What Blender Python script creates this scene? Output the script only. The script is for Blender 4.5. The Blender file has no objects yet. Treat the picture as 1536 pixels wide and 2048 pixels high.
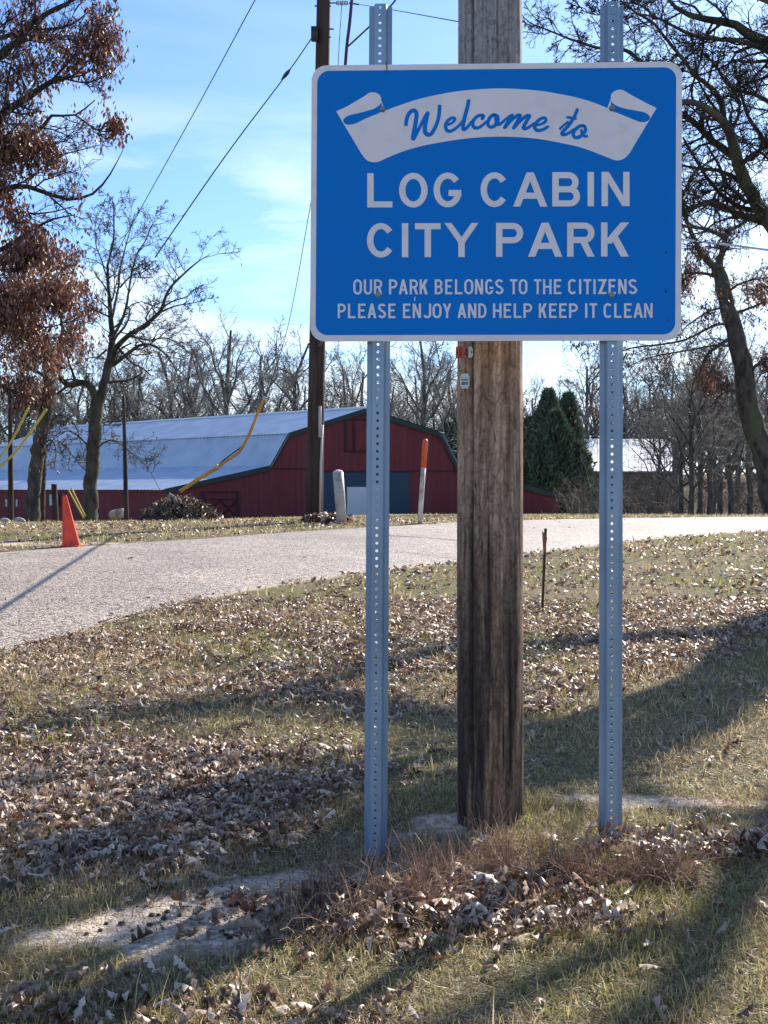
import bpy, math, random
import numpy as np
rng = np.random.default_rng(7)
random.seed(7)
sc = bpy.context.scene
COL = sc.collection

# ------------------------------------------------------------------ camera, world, sun, exposure
F = 2300.0; CX = 768.0; HY = 978.0; CAMZ = 1.19
cam_d = bpy.data.cameras.new('camera'); cam = bpy.data.objects.new('camera', cam_d); COL.objects.link(cam)
cam.location = (0, 0, CAMZ); cam.rotation_euler = (math.radians(90), 0, 0)
cam_d.sensor_width = 36; cam_d.sensor_fit = 'AUTO'; cam_d.lens = 36 * F / 2048
cam_d.shift_y = -46 / 2048; cam_d.clip_start = .05; cam_d.clip_end = 9000
sc.camera = cam
SUN_AZ = math.radians(35); SUN_EL = math.radians(34)       # azimuth to the right of the view axis
S = np.array([math.sin(SUN_AZ) * math.cos(SUN_EL), math.cos(SUN_AZ) * math.cos(SUN_EL), math.sin(SUN_EL)])
W = bpy.data.worlds.new('World'); sc.world = W; W.use_nodes = True
wn = W.node_tree.nodes; wl = W.node_tree.links; wn.clear()
sky = wn.new('ShaderNodeTexSky'); sky.sky_type = 'NISHITA'; sky.sun_disc = False
sky.sun_elevation = SUN_EL; sky.sun_rotation = SUN_AZ; sky.altitude = 100; sky.air_density = 1.0; sky.dust_density = .6; sky.ozone_density = 2.0
tc = wn.new('ShaderNodeTexCoord'); mp = wn.new('ShaderNodeMapping'); mp.inputs['Scale'].default_value = (1.6, 1.6, 9.0); mp.inputs['Rotation'].default_value = (.10, .06, 0)
cn = wn.new('ShaderNodeTexNoise'); cn.inputs['Scale'].default_value = 2.0; cn.inputs['Detail'].default_value = 7; cn.inputs['Roughness'].default_value = .58; cn.inputs['Distortion'].default_value = .5
cr = wn.new('ShaderNodeMapRange'); cr.inputs['From Min'].default_value = .40; cr.inputs['From Max'].default_value = .64
sep = wn.new('ShaderNodeSeparateXYZ'); hr = wn.new('ShaderNodeMapRange')
hr.inputs['From Min'].default_value = .33; hr.inputs['From Max'].default_value = .21; hr.inputs['To Min'].default_value = .08; hr.inputs['To Max'].default_value = 1.0
mul = wn.new('ShaderNodeMath'); mul.operation = 'MULTIPLY'
mixc = wn.new('ShaderNodeMixRGB'); mixc.inputs['Color2'].default_value = (5.0, 5.5, 5.9, 1)
tint = wn.new('ShaderNodeMixRGB'); tint.blend_type = 'MULTIPLY'; tint.inputs['Fac'].default_value = 1; tint.inputs['Color2'].default_value = (.53, .68, .91, 1)
bg = wn.new('ShaderNodeBackground'); bg.inputs['Strength'].default_value = .125
wo = wn.new('ShaderNodeOutputWorld')
wl.new(tc.outputs['Generated'], mp.inputs[0]); wl.new(mp.outputs[0], cn.inputs['Vector']); wl.new(cn.outputs['Fac'], cr.inputs['Value'])
wl.new(tc.outputs['Generated'], sep.inputs[0]); wl.new(sep.outputs['Z'], hr.inputs['Value'])
wl.new(cr.outputs[0], mul.inputs[0]); wl.new(hr.outputs[0], mul.inputs[1])
wl.new(sky.outputs[0], tint.inputs['Color1']); wl.new(tint.outputs[0], mixc.inputs['Color1']); wl.new(mul.outputs[0], mixc.inputs['Fac'])
wl.new(mixc.outputs[0], bg.inputs[0]); wl.new(bg.outputs[0], wo.inputs[0])
sd = bpy.data.lights.new('sun', 'SUN'); sd.energy = 5.0; sd.angle = math.radians(.53); sd.color = (1, .93, .82)
so = bpy.data.objects.new('sun', sd); COL.objects.link(so); so.location = (20, 30, 30)
so.rotation_euler = (math.radians(90) - SUN_EL, 0, math.pi - SUN_AZ)
sc.view_settings.view_transform = 'Standard'; sc.view_settings.look = 'None'; sc.view_settings.gamma = 1
sc.view_settings.use_curve_mapping = False; sc.view_settings.exposure = 1.02
sc.cycles.max_bounces = 6; sc.cycles.diffuse_bounces = 3; sc.cycles.transparent_max_bounces = 8

# ------------------------------------------------------------------ helpers
def mesh_np(name, v, faces, mats=(), smooth=False, col=None, mi=None):
    """v (N,3); faces: list of int arrays (M,k)."""
    me = bpy.data.meshes.new(name); v = np.asarray(v, np.float32)
    fs = [np.asarray(f, np.int32) for f in faces if len(f)]
    me.vertices.add(len(v)); me.vertices.foreach_set('co', v.ravel())
    loops = np.concatenate([f.ravel() for f in fs]); tot = np.concatenate([np.full(len(f), f.shape[1], np.int32) for f in fs])
    me.loops.add(len(loops)); me.loops.foreach_set('vertex_index', loops)
    me.polygons.add(len(tot)); me.polygons.foreach_set('loop_start', np.concatenate([[0], np.cumsum(tot)[:-1]]).astype(np.int32))
    me.polygons.foreach_set('loop_total', tot)
    if smooth: me.polygons.foreach_set('use_smooth', np.ones(len(tot), bool))
    if mi is not None: me.polygons.foreach_set('material_index', np.asarray(mi, np.int32))
    me.update(calc_edges=True)
    if col is not None:
        a = me.color_attributes.new('Col', 'FLOAT_COLOR', 'POINT')
        c = np.ones((len(v), 4), np.float32); c[:, :col.shape[1]] = col; a.data.foreach_set('color', c.ravel())
    for m in mats: me.materials.append(m)
    return me
def obj(name, me, parent=None, label=None, cat=None, group=None, kind=None, loc=None):
    o = bpy.data.objects.new(name, me); COL.objects.link(o)
    if parent: o.parent = parent
    if label: o['label'] = label
    if cat: o['category'] = cat
    if group: o['group'] = group
    if kind: o['kind'] = kind
    if loc is not None: o.location = loc
    return o
def thing(name, label, cat, loc=(0, 0, 0), group=None):
    o = bpy.data.objects.new(name, None); o.empty_display_size = .2; COL.objects.link(o); o.location = [float(c) for c in loc]
    o['label'] = label; o['category'] = cat
    if group: o['group'] = group
    return o
def px(x, y, Y):                       # photograph pixel and depth -> place in the world
    return np.array([(x - CX) * Y / F, Y, CAMZ - (y - HY) * Y / F])
class MB:
    def __init__(s): s.v = []; s.f = {3: [], 4: []}; s.ng = []
    def add(s, vs, fs):
        b = len(s.v); s.v += [tuple(map(float, p)) for p in vs]
        for f in fs: s.ng.append([i + b for i in f])
    def box(s, a, b):
        x0, y0, z0 = a; x1, y1, z1 = b
        s.add([(x0, y0, z0), (x1, y0, z0), (x1, y1, z0), (x0, y1, z0), (x0, y0, z1), (x1, y0, z1), (x1, y1, z1), (x0, y1, z1)],
              [(0, 3, 2, 1), (4, 5, 6, 7), (0, 1, 5, 4), (1, 2, 6, 5), (2, 3, 7, 6), (3, 0, 4, 7)])
    def tube(s, pts, r, n=8, caps=True):
        pts = [np.array(p, float) for p in pts]; rr = r if hasattr(r, '__len__') else [r] * len(pts)
        d = pts[-1] - pts[0]; ref = np.array([0, 0, 1.]) if abs(d[2]) < .8 * np.linalg.norm(d) else np.array([1., 0, 0])
        vs = []
        for i, p in enumerate(pts):
            t = pts[min(i + 1, len(pts) - 1)] - pts[max(i - 1, 0)]; t /= np.linalg.norm(t) + 1e-9
            u = np.cross(t, ref); u /= np.linalg.norm(u) + 1e-9; w = np.cross(t, u)
            for k in range(n):
                a = 2 * math.pi * k / n; vs.append(p + rr[i] * (math.cos(a) * u + math.sin(a) * w))
        fs = [(i * n + k, i * n + (k + 1) % n, (i + 1) * n + (k + 1) % n, (i + 1) * n + k) for i in range(len(pts) - 1) for k in range(n)]
        if caps: fs += [tuple(range(n))[::-1], tuple(range((len(pts) - 1) * n, len(pts) * n))]
        s.add(vs, fs)
    def poly(s, pts): s.add(pts, [tuple(range(len(pts)))])
    def prism(s, pts, d):              # closed outline pushed along vector d
        n = len(pts); a = [np.array(p, float) for p in pts]; b = [p + np.array(d) for p in a]
        s.add(a + b, [tuple(range(n))[::-1], tuple(range(n, 2 * n))] + [(i, (i + 1) % n, n + (i + 1) % n, n + i) for i in range(n)])
    def mesh(s, name, mats, smooth=False):
        me = bpy.data.meshes.new(name); me.from_pydata(s.v, [], s.ng)
        for m in (mats if isinstance(mats, (list, tuple)) else [mats]): me.materials.append(m)
        if smooth: me.polygons.foreach_set('use_smooth', [True] * len(me.polygons))
        me.update(); return me
def part(name, mb, m, parent, smooth=False, label=None): return obj(name, mb.mesh(name, m, smooth), parent, label)

def mat(name, c1, c2=None, scale=8, rough=.7, bump=0, bscale=None, stretch=(1, 1, 1), spec=.4, metal=0, detail=6, lo=.35, hi=.65, transl=0, attr=False, coord='Object', bdist=.01, c3=None, s3=1.5):
    m = bpy.data.materials.new(name); m.use_nodes = True; n = m.node_tree.nodes; l = m.node_tree.links
    b = n['Principled BSDF']; b.inputs['Roughness'].default_value = rough; b.inputs['Specular IOR Level'].default_value = spec; b.inputs['Metallic'].default_value = metal
    t = n.new('ShaderNodeTexCoord'); mp = n.new('ShaderNodeMapping'); mp.inputs['Scale'].default_value = stretch; l.new(t.outputs[coord], mp.inputs[0])
    out = None
    if c2 is None: b.inputs['Base Color'].default_value = (*c1, 1)
    else:
        no = n.new('ShaderNodeTexNoise'); no.inputs['Scale'].default_value = scale; no.inputs['Detail'].default_value = detail; l.new(mp.outputs[0], no.inputs['Vector'])
        r = n.new('ShaderNodeMapRange'); r.inputs['From Min'].default_value = lo; r.inputs['From Max'].default_value = hi; l.new(no.outputs['Fac'], r.inputs['Value'])
        mx = n.new('ShaderNodeMixRGB'); mx.inputs[1].default_value = (*c1, 1); mx.inputs[2].default_value = (*c2, 1); l.new(r.outputs[0], mx.inputs[0]); out = mx.outputs[0]
        if c3 is not None:
            n3 = n.new('ShaderNodeTexNoise'); n3.inputs['Scale'].default_value = s3; n3.inputs['Detail'].default_value = 5; l.new(mp.outputs[0], n3.inputs['Vector'])
            r3 = n.new('ShaderNodeMapRange'); r3.inputs['From Min'].default_value = .52; r3.inputs['From Max'].default_value = .68; l.new(n3.outputs['Fac'], r3.inputs['Value'])
            m3 = n.new('ShaderNodeMixRGB'); m3.inputs[2].default_value = (*c3, 1); l.new(out, m3.inputs[1]); l.new(r3.outputs[0], m3.inputs[0]); out = m3.outputs[0]
    if attr:
        at = n.new('ShaderNodeAttribute'); at.attribute_name = 'Col'
        if out is None: out = at.outputs['Color']
        else:
            mm = n.new('ShaderNodeMixRGB'); mm.blend_type = 'MULTIPLY'; mm.inputs[0].default_value = 1; l.new(out, mm.inputs[1]); l.new(at.outputs['Color'], mm.inputs[2]); out = mm.outputs[0]
    if out is not None: l.new(out, b.inputs['Base Color'])
    if bump:
        nb = n.new('ShaderNodeTexNoise'); nb.inputs['Scale'].default_value = bscale or scale * 3; nb.inputs['Detail'].default_value = 6; l.new(mp.outputs[0], nb.inputs['Vector'])
        bp = n.new('ShaderNodeBump'); bp.inputs['Strength'].default_value = bump; bp.inputs['Distance'].default_value = bdist; l.new(nb.outputs['Fac'], bp.inputs['Height']); l.new(bp.outputs[0], b.inputs['Normal'])
    if transl:
        tr = n.new('ShaderNodeBsdfTranslucent'); ms = n.new('ShaderNodeMixShader'); ms.inputs[0].default_value = transl
        if out is not None: l.new(out, tr.inputs[0])
        else: tr.inputs[0].default_value = (*c1, 1)
        l.new(b.outputs[0], ms.inputs[1]); l.new(tr.outputs[0], ms.inputs[2]); l.new(ms.outputs[0], n['Material Output'].inputs[0])
    return m

# smooth value noise for python-side shapes
def vnoise(x, y, seed=0):
    r = np.random.default_rng(seed); T = r.random((64, 64)); xi = np.floor(x).astype(int); yi = np.floor(y).astype(int)
    fx = x - xi; fy = y - yi; fx = fx * fx * (3 - 2 * fx); fy = fy * fy * (3 - 2 * fy)
    g = lambda a, b: T[a % 64, b % 64]
    return (g(xi, yi) * (1 - fx) + g(xi + 1, yi) * fx) * (1 - fy) + (g(xi, yi + 1) * (1 - fx) + g(xi + 1, yi + 1) * fx) * fy
def fbm(x, y, seed=0, o=4): return sum(vnoise(x * 2 ** i + 17 * i, y * 2 ** i + 5 * i, seed + i) * .5 ** i for i in range(o)) / (2 - .5 ** (o - 1))

# ------------------------------------------------------------------ terrain
_Y = [-60, 2.4, 4.2, 6, 8.5, 11, 15, 21, 30, 50, 72, 100, 150, 400, 9000]
_Z = [-.2, 0., .02, .10, .22, .33, .47, .60, .50, .05, -.40, -.95, -1.9, -2.2, -2.2]
def gh0(X, Y):
    X = np.asarray(X, float); Y = np.asarray(Y, float)
    z = (np.interp(Y - .8, _Y, _Z) + np.interp(Y, _Y, _Z) * 2 + np.interp(Y + .8, _Y, _Z)) / 4
    k = np.clip((Y - 17) / 14, 0, 1); k = k * k * (3 - 2 * k)
    z = z - k * .028 * np.clip(-X, 0, 30)
    return z
def gh(X, Y):
    X = np.asarray(X, float); Y = np.asarray(Y, float)
    z = gh0(X, Y) + .008 * np.exp(-(((X - .15) / .75) ** 2 + ((Y - 3.72) / .42) ** 2))
    z = z - .085 * np.exp(-((X + .12) / .42) ** 2 - ((Y - 3.72) / .36) ** 2)
    near = np.clip((60 - np.abs(Y)) / 30, 0, 1)
    return z + near * (.035 * (fbm(X * .7, Y * .7, 3) - .5) + .016 * (fbm(X * 4, Y * 4, 9, 3) - .5))
def gpt(x, y):                         # ground point seen at pixel
    Y = np.linspace(1.5, 140, 6000); X = (x - CX) * Y / F; p = HY - F * (gh0(X, Y) - CAMZ) / Y
    i = np.argmax(p <= y)
    return np.array([X[i], Y[i], float(gh(X[i], Y[i]))])

near_px = [(0, 1312), (150, 1264), (300, 1221), (450, 1188), (600, 1162), (760, 1141), (900, 1124), (1050, 1108), (1250, 1083), (1400, 1070), (1536, 1061)]
far_px = [(0, 1102), (150, 1092), (300, 1083), (450, 1072), (600, 1062), (760, 1052), (920, 1044), (1050, 1040), (1250, 1036.5), (1400, 1035), (1536, 1034)]
NE = np.array([gpt(*p)[:2] for p in near_px]); FE = np.array([gpt(*p)[:2] for p in far_px])
def resample(P, n):
    P = np.asarray(P, float); d = np.concatenate([[0], np.cumsum(np.linalg.norm(np.diff(P, axis=0), axis=1))]); t = np.linspace(0, d[-1], n)
    return np.stack([np.interp(t, d, P[:, k]) for k in range(P.shape[1])], 1)
def smooth(P, it=30):
    P = P.copy()
    for _ in range(it): P[1:-1] = (P[:-2] + 2 * P[1:-1] + P[2:]) / 4
    return P
NE = np.vstack([NE[0] + (NE[0] - NE[1]) / np.linalg.norm(NE[0] - NE[1]) * [[9, 9]], NE[0] + (NE[0] - NE[1]) / np.linalg.norm(NE[0] - NE[1]) * [[3, 3]], NE])
FE = np.vstack([FE[0] + np.array([[-7.5, -12.]]), FE[0] + np.array([[-2.2, -3.8]]), FE])
e = NE[-1] + np.array([[22, 8.]]); NE = np.vstack([NE, e, e + [[60, 12]]])
e = FE[-1] + np.array([[22, 9.]]); FE = np.vstack([FE, e, e + [[60, 12]]])
NR = 700
NEs = smooth(resample(NE, NR), 60); FEs = smooth(resample(FE, NR), 60)
def in_road(X, Y, pad=0.):
    """signed: 1 inside the carriageway."""
    yn = np.interp(X, NEs[:, 0], NEs[:, 1]); yf = np.interp(X, FEs[:, 0], FEs[:, 1])
    return (Y > yn + pad) & (Y < yf - pad)

# sand / bare soil and litter masks, written as functions of place
def to_px(X, Y, Z=None):
    Z = gh0(X, Y) if Z is None else Z
    Yc = np.maximum(Y, .5); return CX + F * X / Yc, HY - F * (Z - CAMZ) / Yc
def blob(x, y, cx, cy, rx, ry, ang=0):
    a = math.radians(ang); dx = x - cx; dy = y - cy
    u = (dx * math.cos(a) + dy * math.sin(a)) / rx; v = (-dx * math.sin(a) + dy * math.cos(a)) / ry
    return np.exp(-(u * u + v * v) ** 1.5)
def gblob(X, Y, px0, py0, rX, rY, ang=0):
    c = gpt(px0, py0); return blob(X, Y, c[0], c[1], rX, rY, ang)
def sand_mask(X, Y):
    s = 1.2 * gblob(X, Y, 430, 1835, .40, .22, 28) + 1.0 * gblob(X, Y, 610, 1745, .30, .17, 30) + gblob(X, Y, 230, 1868, .2, .09, 12) + .9 * gblob(X, Y, 1320, 1600, .55, .11, 0) + .6 * gblob(X, Y, 850, 1650, .35, .14, 10) + .5 * gblob(X, Y, 1500, 1640, .4, .1)
    s += .7 * gblob(X, Y, 40, 1087, 1.6, .5) + .6 * gblob(X, Y, 1110, 1048, 2.5, .8) + .4 * gblob(X, Y, 1300, 1840, .5, .1, 0)
    s = s + 1.5 * (fbm(X * 7, Y * 7, 21, 5) - .55)
    yn = np.interp(X, NEs[:, 0], NEs[:, 1]); s = np.maximum(s, .75 * np.exp(-np.abs(Y - yn) / .22))
    return np.clip((s - .34) / .22, 0, 1)
def leaf_density(X, Y):
    x, y = to_px(X, Y); n = fbm(X * 1.1, Y * 1.1, 31); n2 = fbm(X * 3, Y * 3, 37)
    # dense litter drift left of the posts and behind them
    d = np.interp(y, [1100, 1180, 1260, 1400, 1500, 1640, 1730, 1800, 2050], [.45, .7, 1.1, 1.5, 1.8, 1.8, .8, .12, .1])
    left_green = np.clip((700 - x) / 500, 0, 1) * np.exp(-((y - 1370 + .04 * (x - 300)) / 70) ** 2)
    d = d * (1 - .78 * left_green)
    lower = 1905 - .42 * x                       # litter ends along this line, lower left
    d = d * np.clip((lower - y) / 70 + .5, .07, 1)
    d = np.where((x > 760) & (y > 1430), d * .2, d)
    d = d * np.clip((n - .24) * 4.5, .3, 1.15) * np.clip((n2 - .22) * 3.2, .45, 1)
    d = d + .7 * gblob(X, Y, 850, 1830, .6, .22, 0) + .8 * gblob(X, Y, 1420, 1690, .35, .14, 0) + .5 * gblob(X, Y, 90, 2010, .35, .16, 0) + .5 * gblob(X, Y, 520, 2035, .3, .1, 0)+ .35 * gblob(X, Y, 720, 1900, .3, .12, 0)
    d = np.where(Y > 10, np.maximum(d, .30 * np.clip((n - .3) * 3, .2, 1)), d)
    return np.clip(d, .02, 2.0) * .6

# ground sheet
ys = np.concatenate([np.linspace(-40, 1.5, 20), np.arange(1.6, 9, .07), np.arange(9, 24, .13), np.arange(24, 60, .9), np.geomspace(60, 8000, 50)])
xs = np.concatenate([-np.geomspace(5000, 12, 34), np.arange(-11.5, -4, .3), np.arange(-4, 4.5, .06), np.arange(4.5, 13, .3), np.geomspace(13.5, 5000, 34)])
GX, GY = np.meshgrid(xs, ys); GZ = gh(GX, GY)
GZ = GZ - .035 * in_road(GX, GY, .12)
nx = len(xs); ny = len(ys); idx = np.arange(nx * ny).reshape(ny, nx)
gf = np.stack([idx[:-1, :-1], idx[:-1, 1:], idx[1:, 1:], idx[1:, :-1]], -1).reshape(-1, 4)
sm = sand_mask(GX, GY).ravel(); gn = fbm(GX * 1.3, GY * 1.3, 51).ravel()
gcol = np.stack([sm, np.clip((gn - .3) * 2.5, 0, 1), np.zeros_like(sm)], 1)
gm = bpy.data.materials.new('ground'); gm.use_nodes = True; n = gm.node_tree.nodes; l = gm.node_tree.links; b = n['Principled BSDF']
b.inputs['Roughness'].default_value = .95; b.inputs['Specular IOR Level'].default_value = .15
at = n.new('ShaderNodeAttribute'); at.attribute_name = 'Col'; sp = n.new('ShaderNodeSeparateColor'); l.new(at.outputs['Color'], sp.inputs[0])
tcg = n.new('ShaderNodeTexCoord')
def nz(sc_, det=8):
    q = n.new('ShaderNodeTexNoise'); q.inputs['Scale'].default_value = sc_; q.inputs['Detail'].default_value = det; l.new(tcg.outputs['Object'], q.inputs['Vector']); return q.outputs['Fac']
def ramp(s, a, c):
    q = n.new('ShaderNodeValToRGB'); l.new(s, q.inputs[0]); q.color_ramp.elements[0].position = .3; q.color_ramp.elements[0].color = (*a, 1); q.color_ramp.elements[1].position = .7; q.color_ramp.elements[1].color = (*c, 1); return q.outputs[0]
def mixn(f, a, c):
    q = n.new('ShaderNodeMixRGB'); l.new(f, q.inputs[0]); l.new(a, q.inputs[1]); l.new(c, q.inputs[2]); return q.outputs[0]
dry = ramp(nz(95), (.055, .042, .03), (.30, .235, .14)); grn = ramp(nz(90), (.04, .042, .018), (.24, .22, .09)); sand = ramp(nz(42, 12), (.26, .195, .14), (.76, .63, .50))
base = mixn(sp.outputs[1], dry, grn)
b_ = mixn(sp.outputs[0], base, sand); l.new(b_, b.inputs['Base Color'])
bp = n.new('ShaderNodeBump'); bp.inputs['Strength'].default_value = .8; bp.inputs['Distance'].default_value = .02; l.new(nz(120), bp.inputs['Height']); l.new(bp.outputs[0], b.inputs['Normal'])
gme = mesh_np('ground', np.stack([GX, GY, GZ], -1).reshape(-1, 3), [gf], [gm], True, gcol)
ground = obj('ground', gme, kind='structure', label='grassy sandy ground sloping up to the road and the fields behind')

# road: chip-seal
rm = bpy.data.materials.new('chip_seal'); rm.use_nodes = True; n = rm.node_tree.nodes; l = rm.node_tree.links; b = n['Principled BSDF']
b.inputs['Roughness'].default_value = .62; b.inputs['Specular IOR Level'].default_value = .5
tcg = n.new('ShaderNodeTexCoord'); vo = n.new('ShaderNodeTexVoronoi'); vo.inputs['Scale'].default_value = 62; l.new(tcg.outputs['Object'], vo.inputs['Vector'])
vs_ = n.new('ShaderNodeSeparateColor'); l.new(vo.outputs['Color'], vs_.inputs[0])
r1 = ramp(vs_.outputs[0], (.10, .078, .062), (.50, .415, .34)); r2 = ramp(nz(.9, 8), (.70, .68, .66), (1.1, 1.08, 1.06))
q = n.new('ShaderNodeMixRGB'); q.blend_type = 'MULTIPLY'; q.inputs[0].default_value = 1; l.new(r1, q.inputs[1]); l.new(r2, q.inputs[2]); l.new(q.outputs[0], b.inputs['Base Color'])
bp = n.new('ShaderNodeBump'); bp.inputs['Strength'].default_value = .8; bp.inputs['Distance'].default_value = .012; bp.invert = True; l.new(vo.outputs['Distance'], bp.inputs['Height']); l.new(bp.outputs[0], b.inputs['Normal'])
NCR = 13; jn = (fbm(np.arange(NR) * .9, np.arange(NR) * 0., 61) - .5) * .30; jf = (fbm(np.arange(NR) * .9, np.arange(NR) * 0. + 9, 67) - .5) * .3
dirn = FEs - NEs; dirn /= np.linalg.norm(dirn, axis=1)[:, None]
A_ = NEs + dirn * jn[:, None]; B_ = FEs + dirn * jf[:, None]
T_ = np.linspace(0, 1, NCR); RP = A_[:, None] * (1 - T_)[None, :, None] + B_[:, None] * T_[None, :, None]
RZ = gh0(RP[..., 0], RP[..., 1]) + .035 * (fbm(RP[..., 0] * .7, RP[..., 1] * .7, 3) - .5) + .022 - .03 * (np.abs(T_ - .5)[None] * 2) ** 8
rid = np.arange(NR * NCR).reshape(NR, NCR); rf = np.stack([rid[:-1, :-1], rid[1:, :-1], rid[1:, 1:], rid[:-1, 1:]], -1).reshape(-1, 4)[:, ::-1]
obj('road', mesh_np('road', np.concatenate([RP, RZ[..., None]], -1).reshape(-1, 3), [rf], [rm], True), kind='structure', label='pale chip seal road curving across behind the posts')

# ------------------------------------------------------------------ grass
def in_view(X, Y, pad=.12): return (np.abs(X) < (.334 + pad) * np.maximum(Y, 1) + .5)
def grass(name, N, y0, y1, h, w, label, dens=lambda X, Y: np.ones_like(X), seed=1, dark=1.):
    r = np.random.default_rng(seed); Y = np.sqrt(r.random(N) * (y1 ** 2 - y0 ** 2) + y0 ** 2); X = (r.random(N) * 2 - 1) * (.40 * Y + .35)
    patch = fbm(X * 3.3, Y * 3.3, 71); keep = (r.random(N) < np.clip((patch - .2) * 2.6, .4, 1) * (1 - .96 * sand_mask(X, Y)) * dens(X, Y)) & ~in_road(X, Y, .03)
    X = X[keep]; Y = Y[keep]; N = len(X); Z = gh(X, Y) - .004
    g = np.clip((fbm(X * 1.3, Y * 1.3, 51) - .35) * 2.4 + r.normal(0, .25, N) + .25 * (fbm(X * 9, Y * 9, 52) - .5), 0, 1)
    H = h * (.35 + r.random(N) ** 2 * 1.2) * (.6 + .8 * fbm(X * 5, Y * 5, 77)); a = r.random(N) * 2 * math.pi; wd = w * (.7 + .6 * r.random(N))
    lean = r.random(N) * 1.5 + .2; la = r.random(N) * 2 * math.pi
    P = np.stack([X, Y, Z], 1); side = np.stack([np.cos(a), np.sin(a), 0 * a], 1) * wd[:, None] / 2
    ld = np.stack([np.cos(la), np.sin(la), 0 * la], 1)
    up = np.array([0, 0, 1.])
    M = P + (up * np.cos(lean * .4)[:, None] + ld * np.sin(lean * .4)[:, None]) * (H * .55)[:, None]
    Tt = M + (up * np.cos(lean)[:, None] + ld * np.sin(lean)[:, None]) * (H * .55)[:, None]
    V = np.stack([P - side, P + side, M + side * .75, M - side * .75, Tt], 1).reshape(-1, 3)
    i = np.arange(N)[:, None] * 5
    green = np.array([.27, .28, .07]); straw = np.array([.58, .45, .26]); brn = np.array([.27, .17, .10])
    c = green * g[:, None] + straw * (1 - g)[:, None]; k = r.random(N) < .25; c[k] = brn; c = c * (.6 + .7 * r.random(N))[:, None] * dark
    me = mesh_np(name, V, [i + np.array([0, 1, 2, 3]), i + np.array([3, 2, 4])], [grass_m], False, np.repeat(c, 5, axis=0))
    return obj(name, me, label=label, kind='stuff')
grass_m = mat('grass_blade', (1, 1, 1), None, rough=.45, spec=.4, transl=.45, attr=True)
grass('short_grass', 155000, 2.2, 4.4, .034, .0028, 'short winter grass, green and straw coloured, at the foot of the sign', seed=1)
grass('short_grass', 120000, 4.4, 9.5, .040, .0050, 'thin winter grass growing through the leaf litter', seed=2)
def thatch(N, seed):
    r = np.random.default_rng(seed); Y = np.sqrt(r.random(N) * (6.5 ** 2 - 2.2 ** 2) + 2.2 ** 2); X = (r.random(N) * 2 - 1) * (.40 * Y + .35); k = r.random(N) < (1 - .9 * sand_mask(X, Y)); X = X[k]; Y = Y[k]; N = len(X)
    a = r.random(N) * 6.283; L = .012 + .03 * r.random(N); Z = gh(X, Y) + .001 + .006 * r.random(N); P = np.stack([X, Y, Z], 1); D = np.stack([np.cos(a) * L, np.sin(a) * L, L * r.normal(.15, .25, N)], 1); sd_ = np.stack([-np.sin(a), np.cos(a), r.normal(0, .6, N)], 1) * .0011
    pal = np.array([[.55, .43, .27], [.40, .31, .19], [.26, .2, .13], [.24, .25, .08], [.66, .55, .38]]); c = pal[r.choice(5, N)] * (.6 + .6 * r.random(N))[:, None]; i = np.arange(N)[:, None] * 3
    obj('thatch', mesh_np('thatch', np.stack([P - sd_, P + sd_, P + D], 1).reshape(-1, 3), [i + np.array([0, 1, 2])], [grass_m], False, np.repeat(c, 3, 0)), label='matted straw and thatch lying between the grass blades', kind='stuff')
thatch(230000, 8)
grass('verge_grass', 50000, 9.5, 30, .06, .016, 'pale grass on the verges beside the road', seed=3)
grass('tall_grass_blade', 2600, 2.2, 6, .085, .003, 'taller lime green grass blades standing out of the turf', dens=lambda X, Y: np.clip((fbm(X * 4, Y * 4, 91) - .5) * 6, 0, 1), seed=4, dark=1.25)

# ------------------------------------------------------------------ oak leaves
def leaf_template(seed, mid=False, simple=False):
    """lobed oak leaf, unit length along +x, returns verts, tris."""
    r = np.random.default_rng(seed)
    if simple: st = [0, .3, .65, 1.]; wd = [.03, .24, .28, .02]
    elif mid: st = [0, .20, .34, .44, .60, .80, 1.]; wd = [.012, .13, .06, .20, .09, .19, .04]
    else:
        st = [0, .13, .21, .29, .36, .47, .57, .65, .77, .87, 1.]
        wd = [.010, .018, .12, .145, .05, .19, .21, .065, .20, .15, .05]
        wd = [w * (1 + r.normal(0, .12)) for w in wd]
    st = np.array(st); n = len(st); cz = r.normal(0, .22); curl = r.uniform(.4, 1.5) * r.choice([-1, 1])
    mid = np.stack([st, 0 * st, cz * np.sin(st * 3)], 1)
    def side(sg):
        off = np.full(n, .015)
        w = np.array(wd) * (1 + .2 * r.normal(0, 1, n) * (np.array(wd) > .1))
        return np.stack([st + off, sg * w * (1 - .25 * abs(curl)), cz * np.sin(st * 3) + curl * w * (1 + .4 * r.normal(0, 1, n))], 1)
    V = np.concatenate([mid, side(1), side(-1)]); V[:, 0] -= .5; V[:, 2] -= V[:, 2].min()
    F3 = []
    for k in range(n - 1):
        F3 += [(k, k + 1, n + k + 1), (k, n + k + 1, n + k), (k, 2 * n + k + 1, k + 1), (k, 2 * n + k, 2 * n + k + 1)]
    return V, np.array(F3)
def rot_many(ax, ay, az):
    ca, sa, cb, sb, cg, sg = np.cos(az), np.sin(az), np.cos(ay), np.sin(ay), np.cos(ax), np.sin(ax)
    return np.stack([np.stack([ca * cb, ca * sb * sg - sa * cg, ca * sb * cg + sa * sg], 1), np.stack([sa * cb, sa * sb * sg + ca * cg, sa * sb * cg - ca * sg], 1), np.stack([-sb, cb * sg, cb * cg], 1)], 1)
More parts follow.
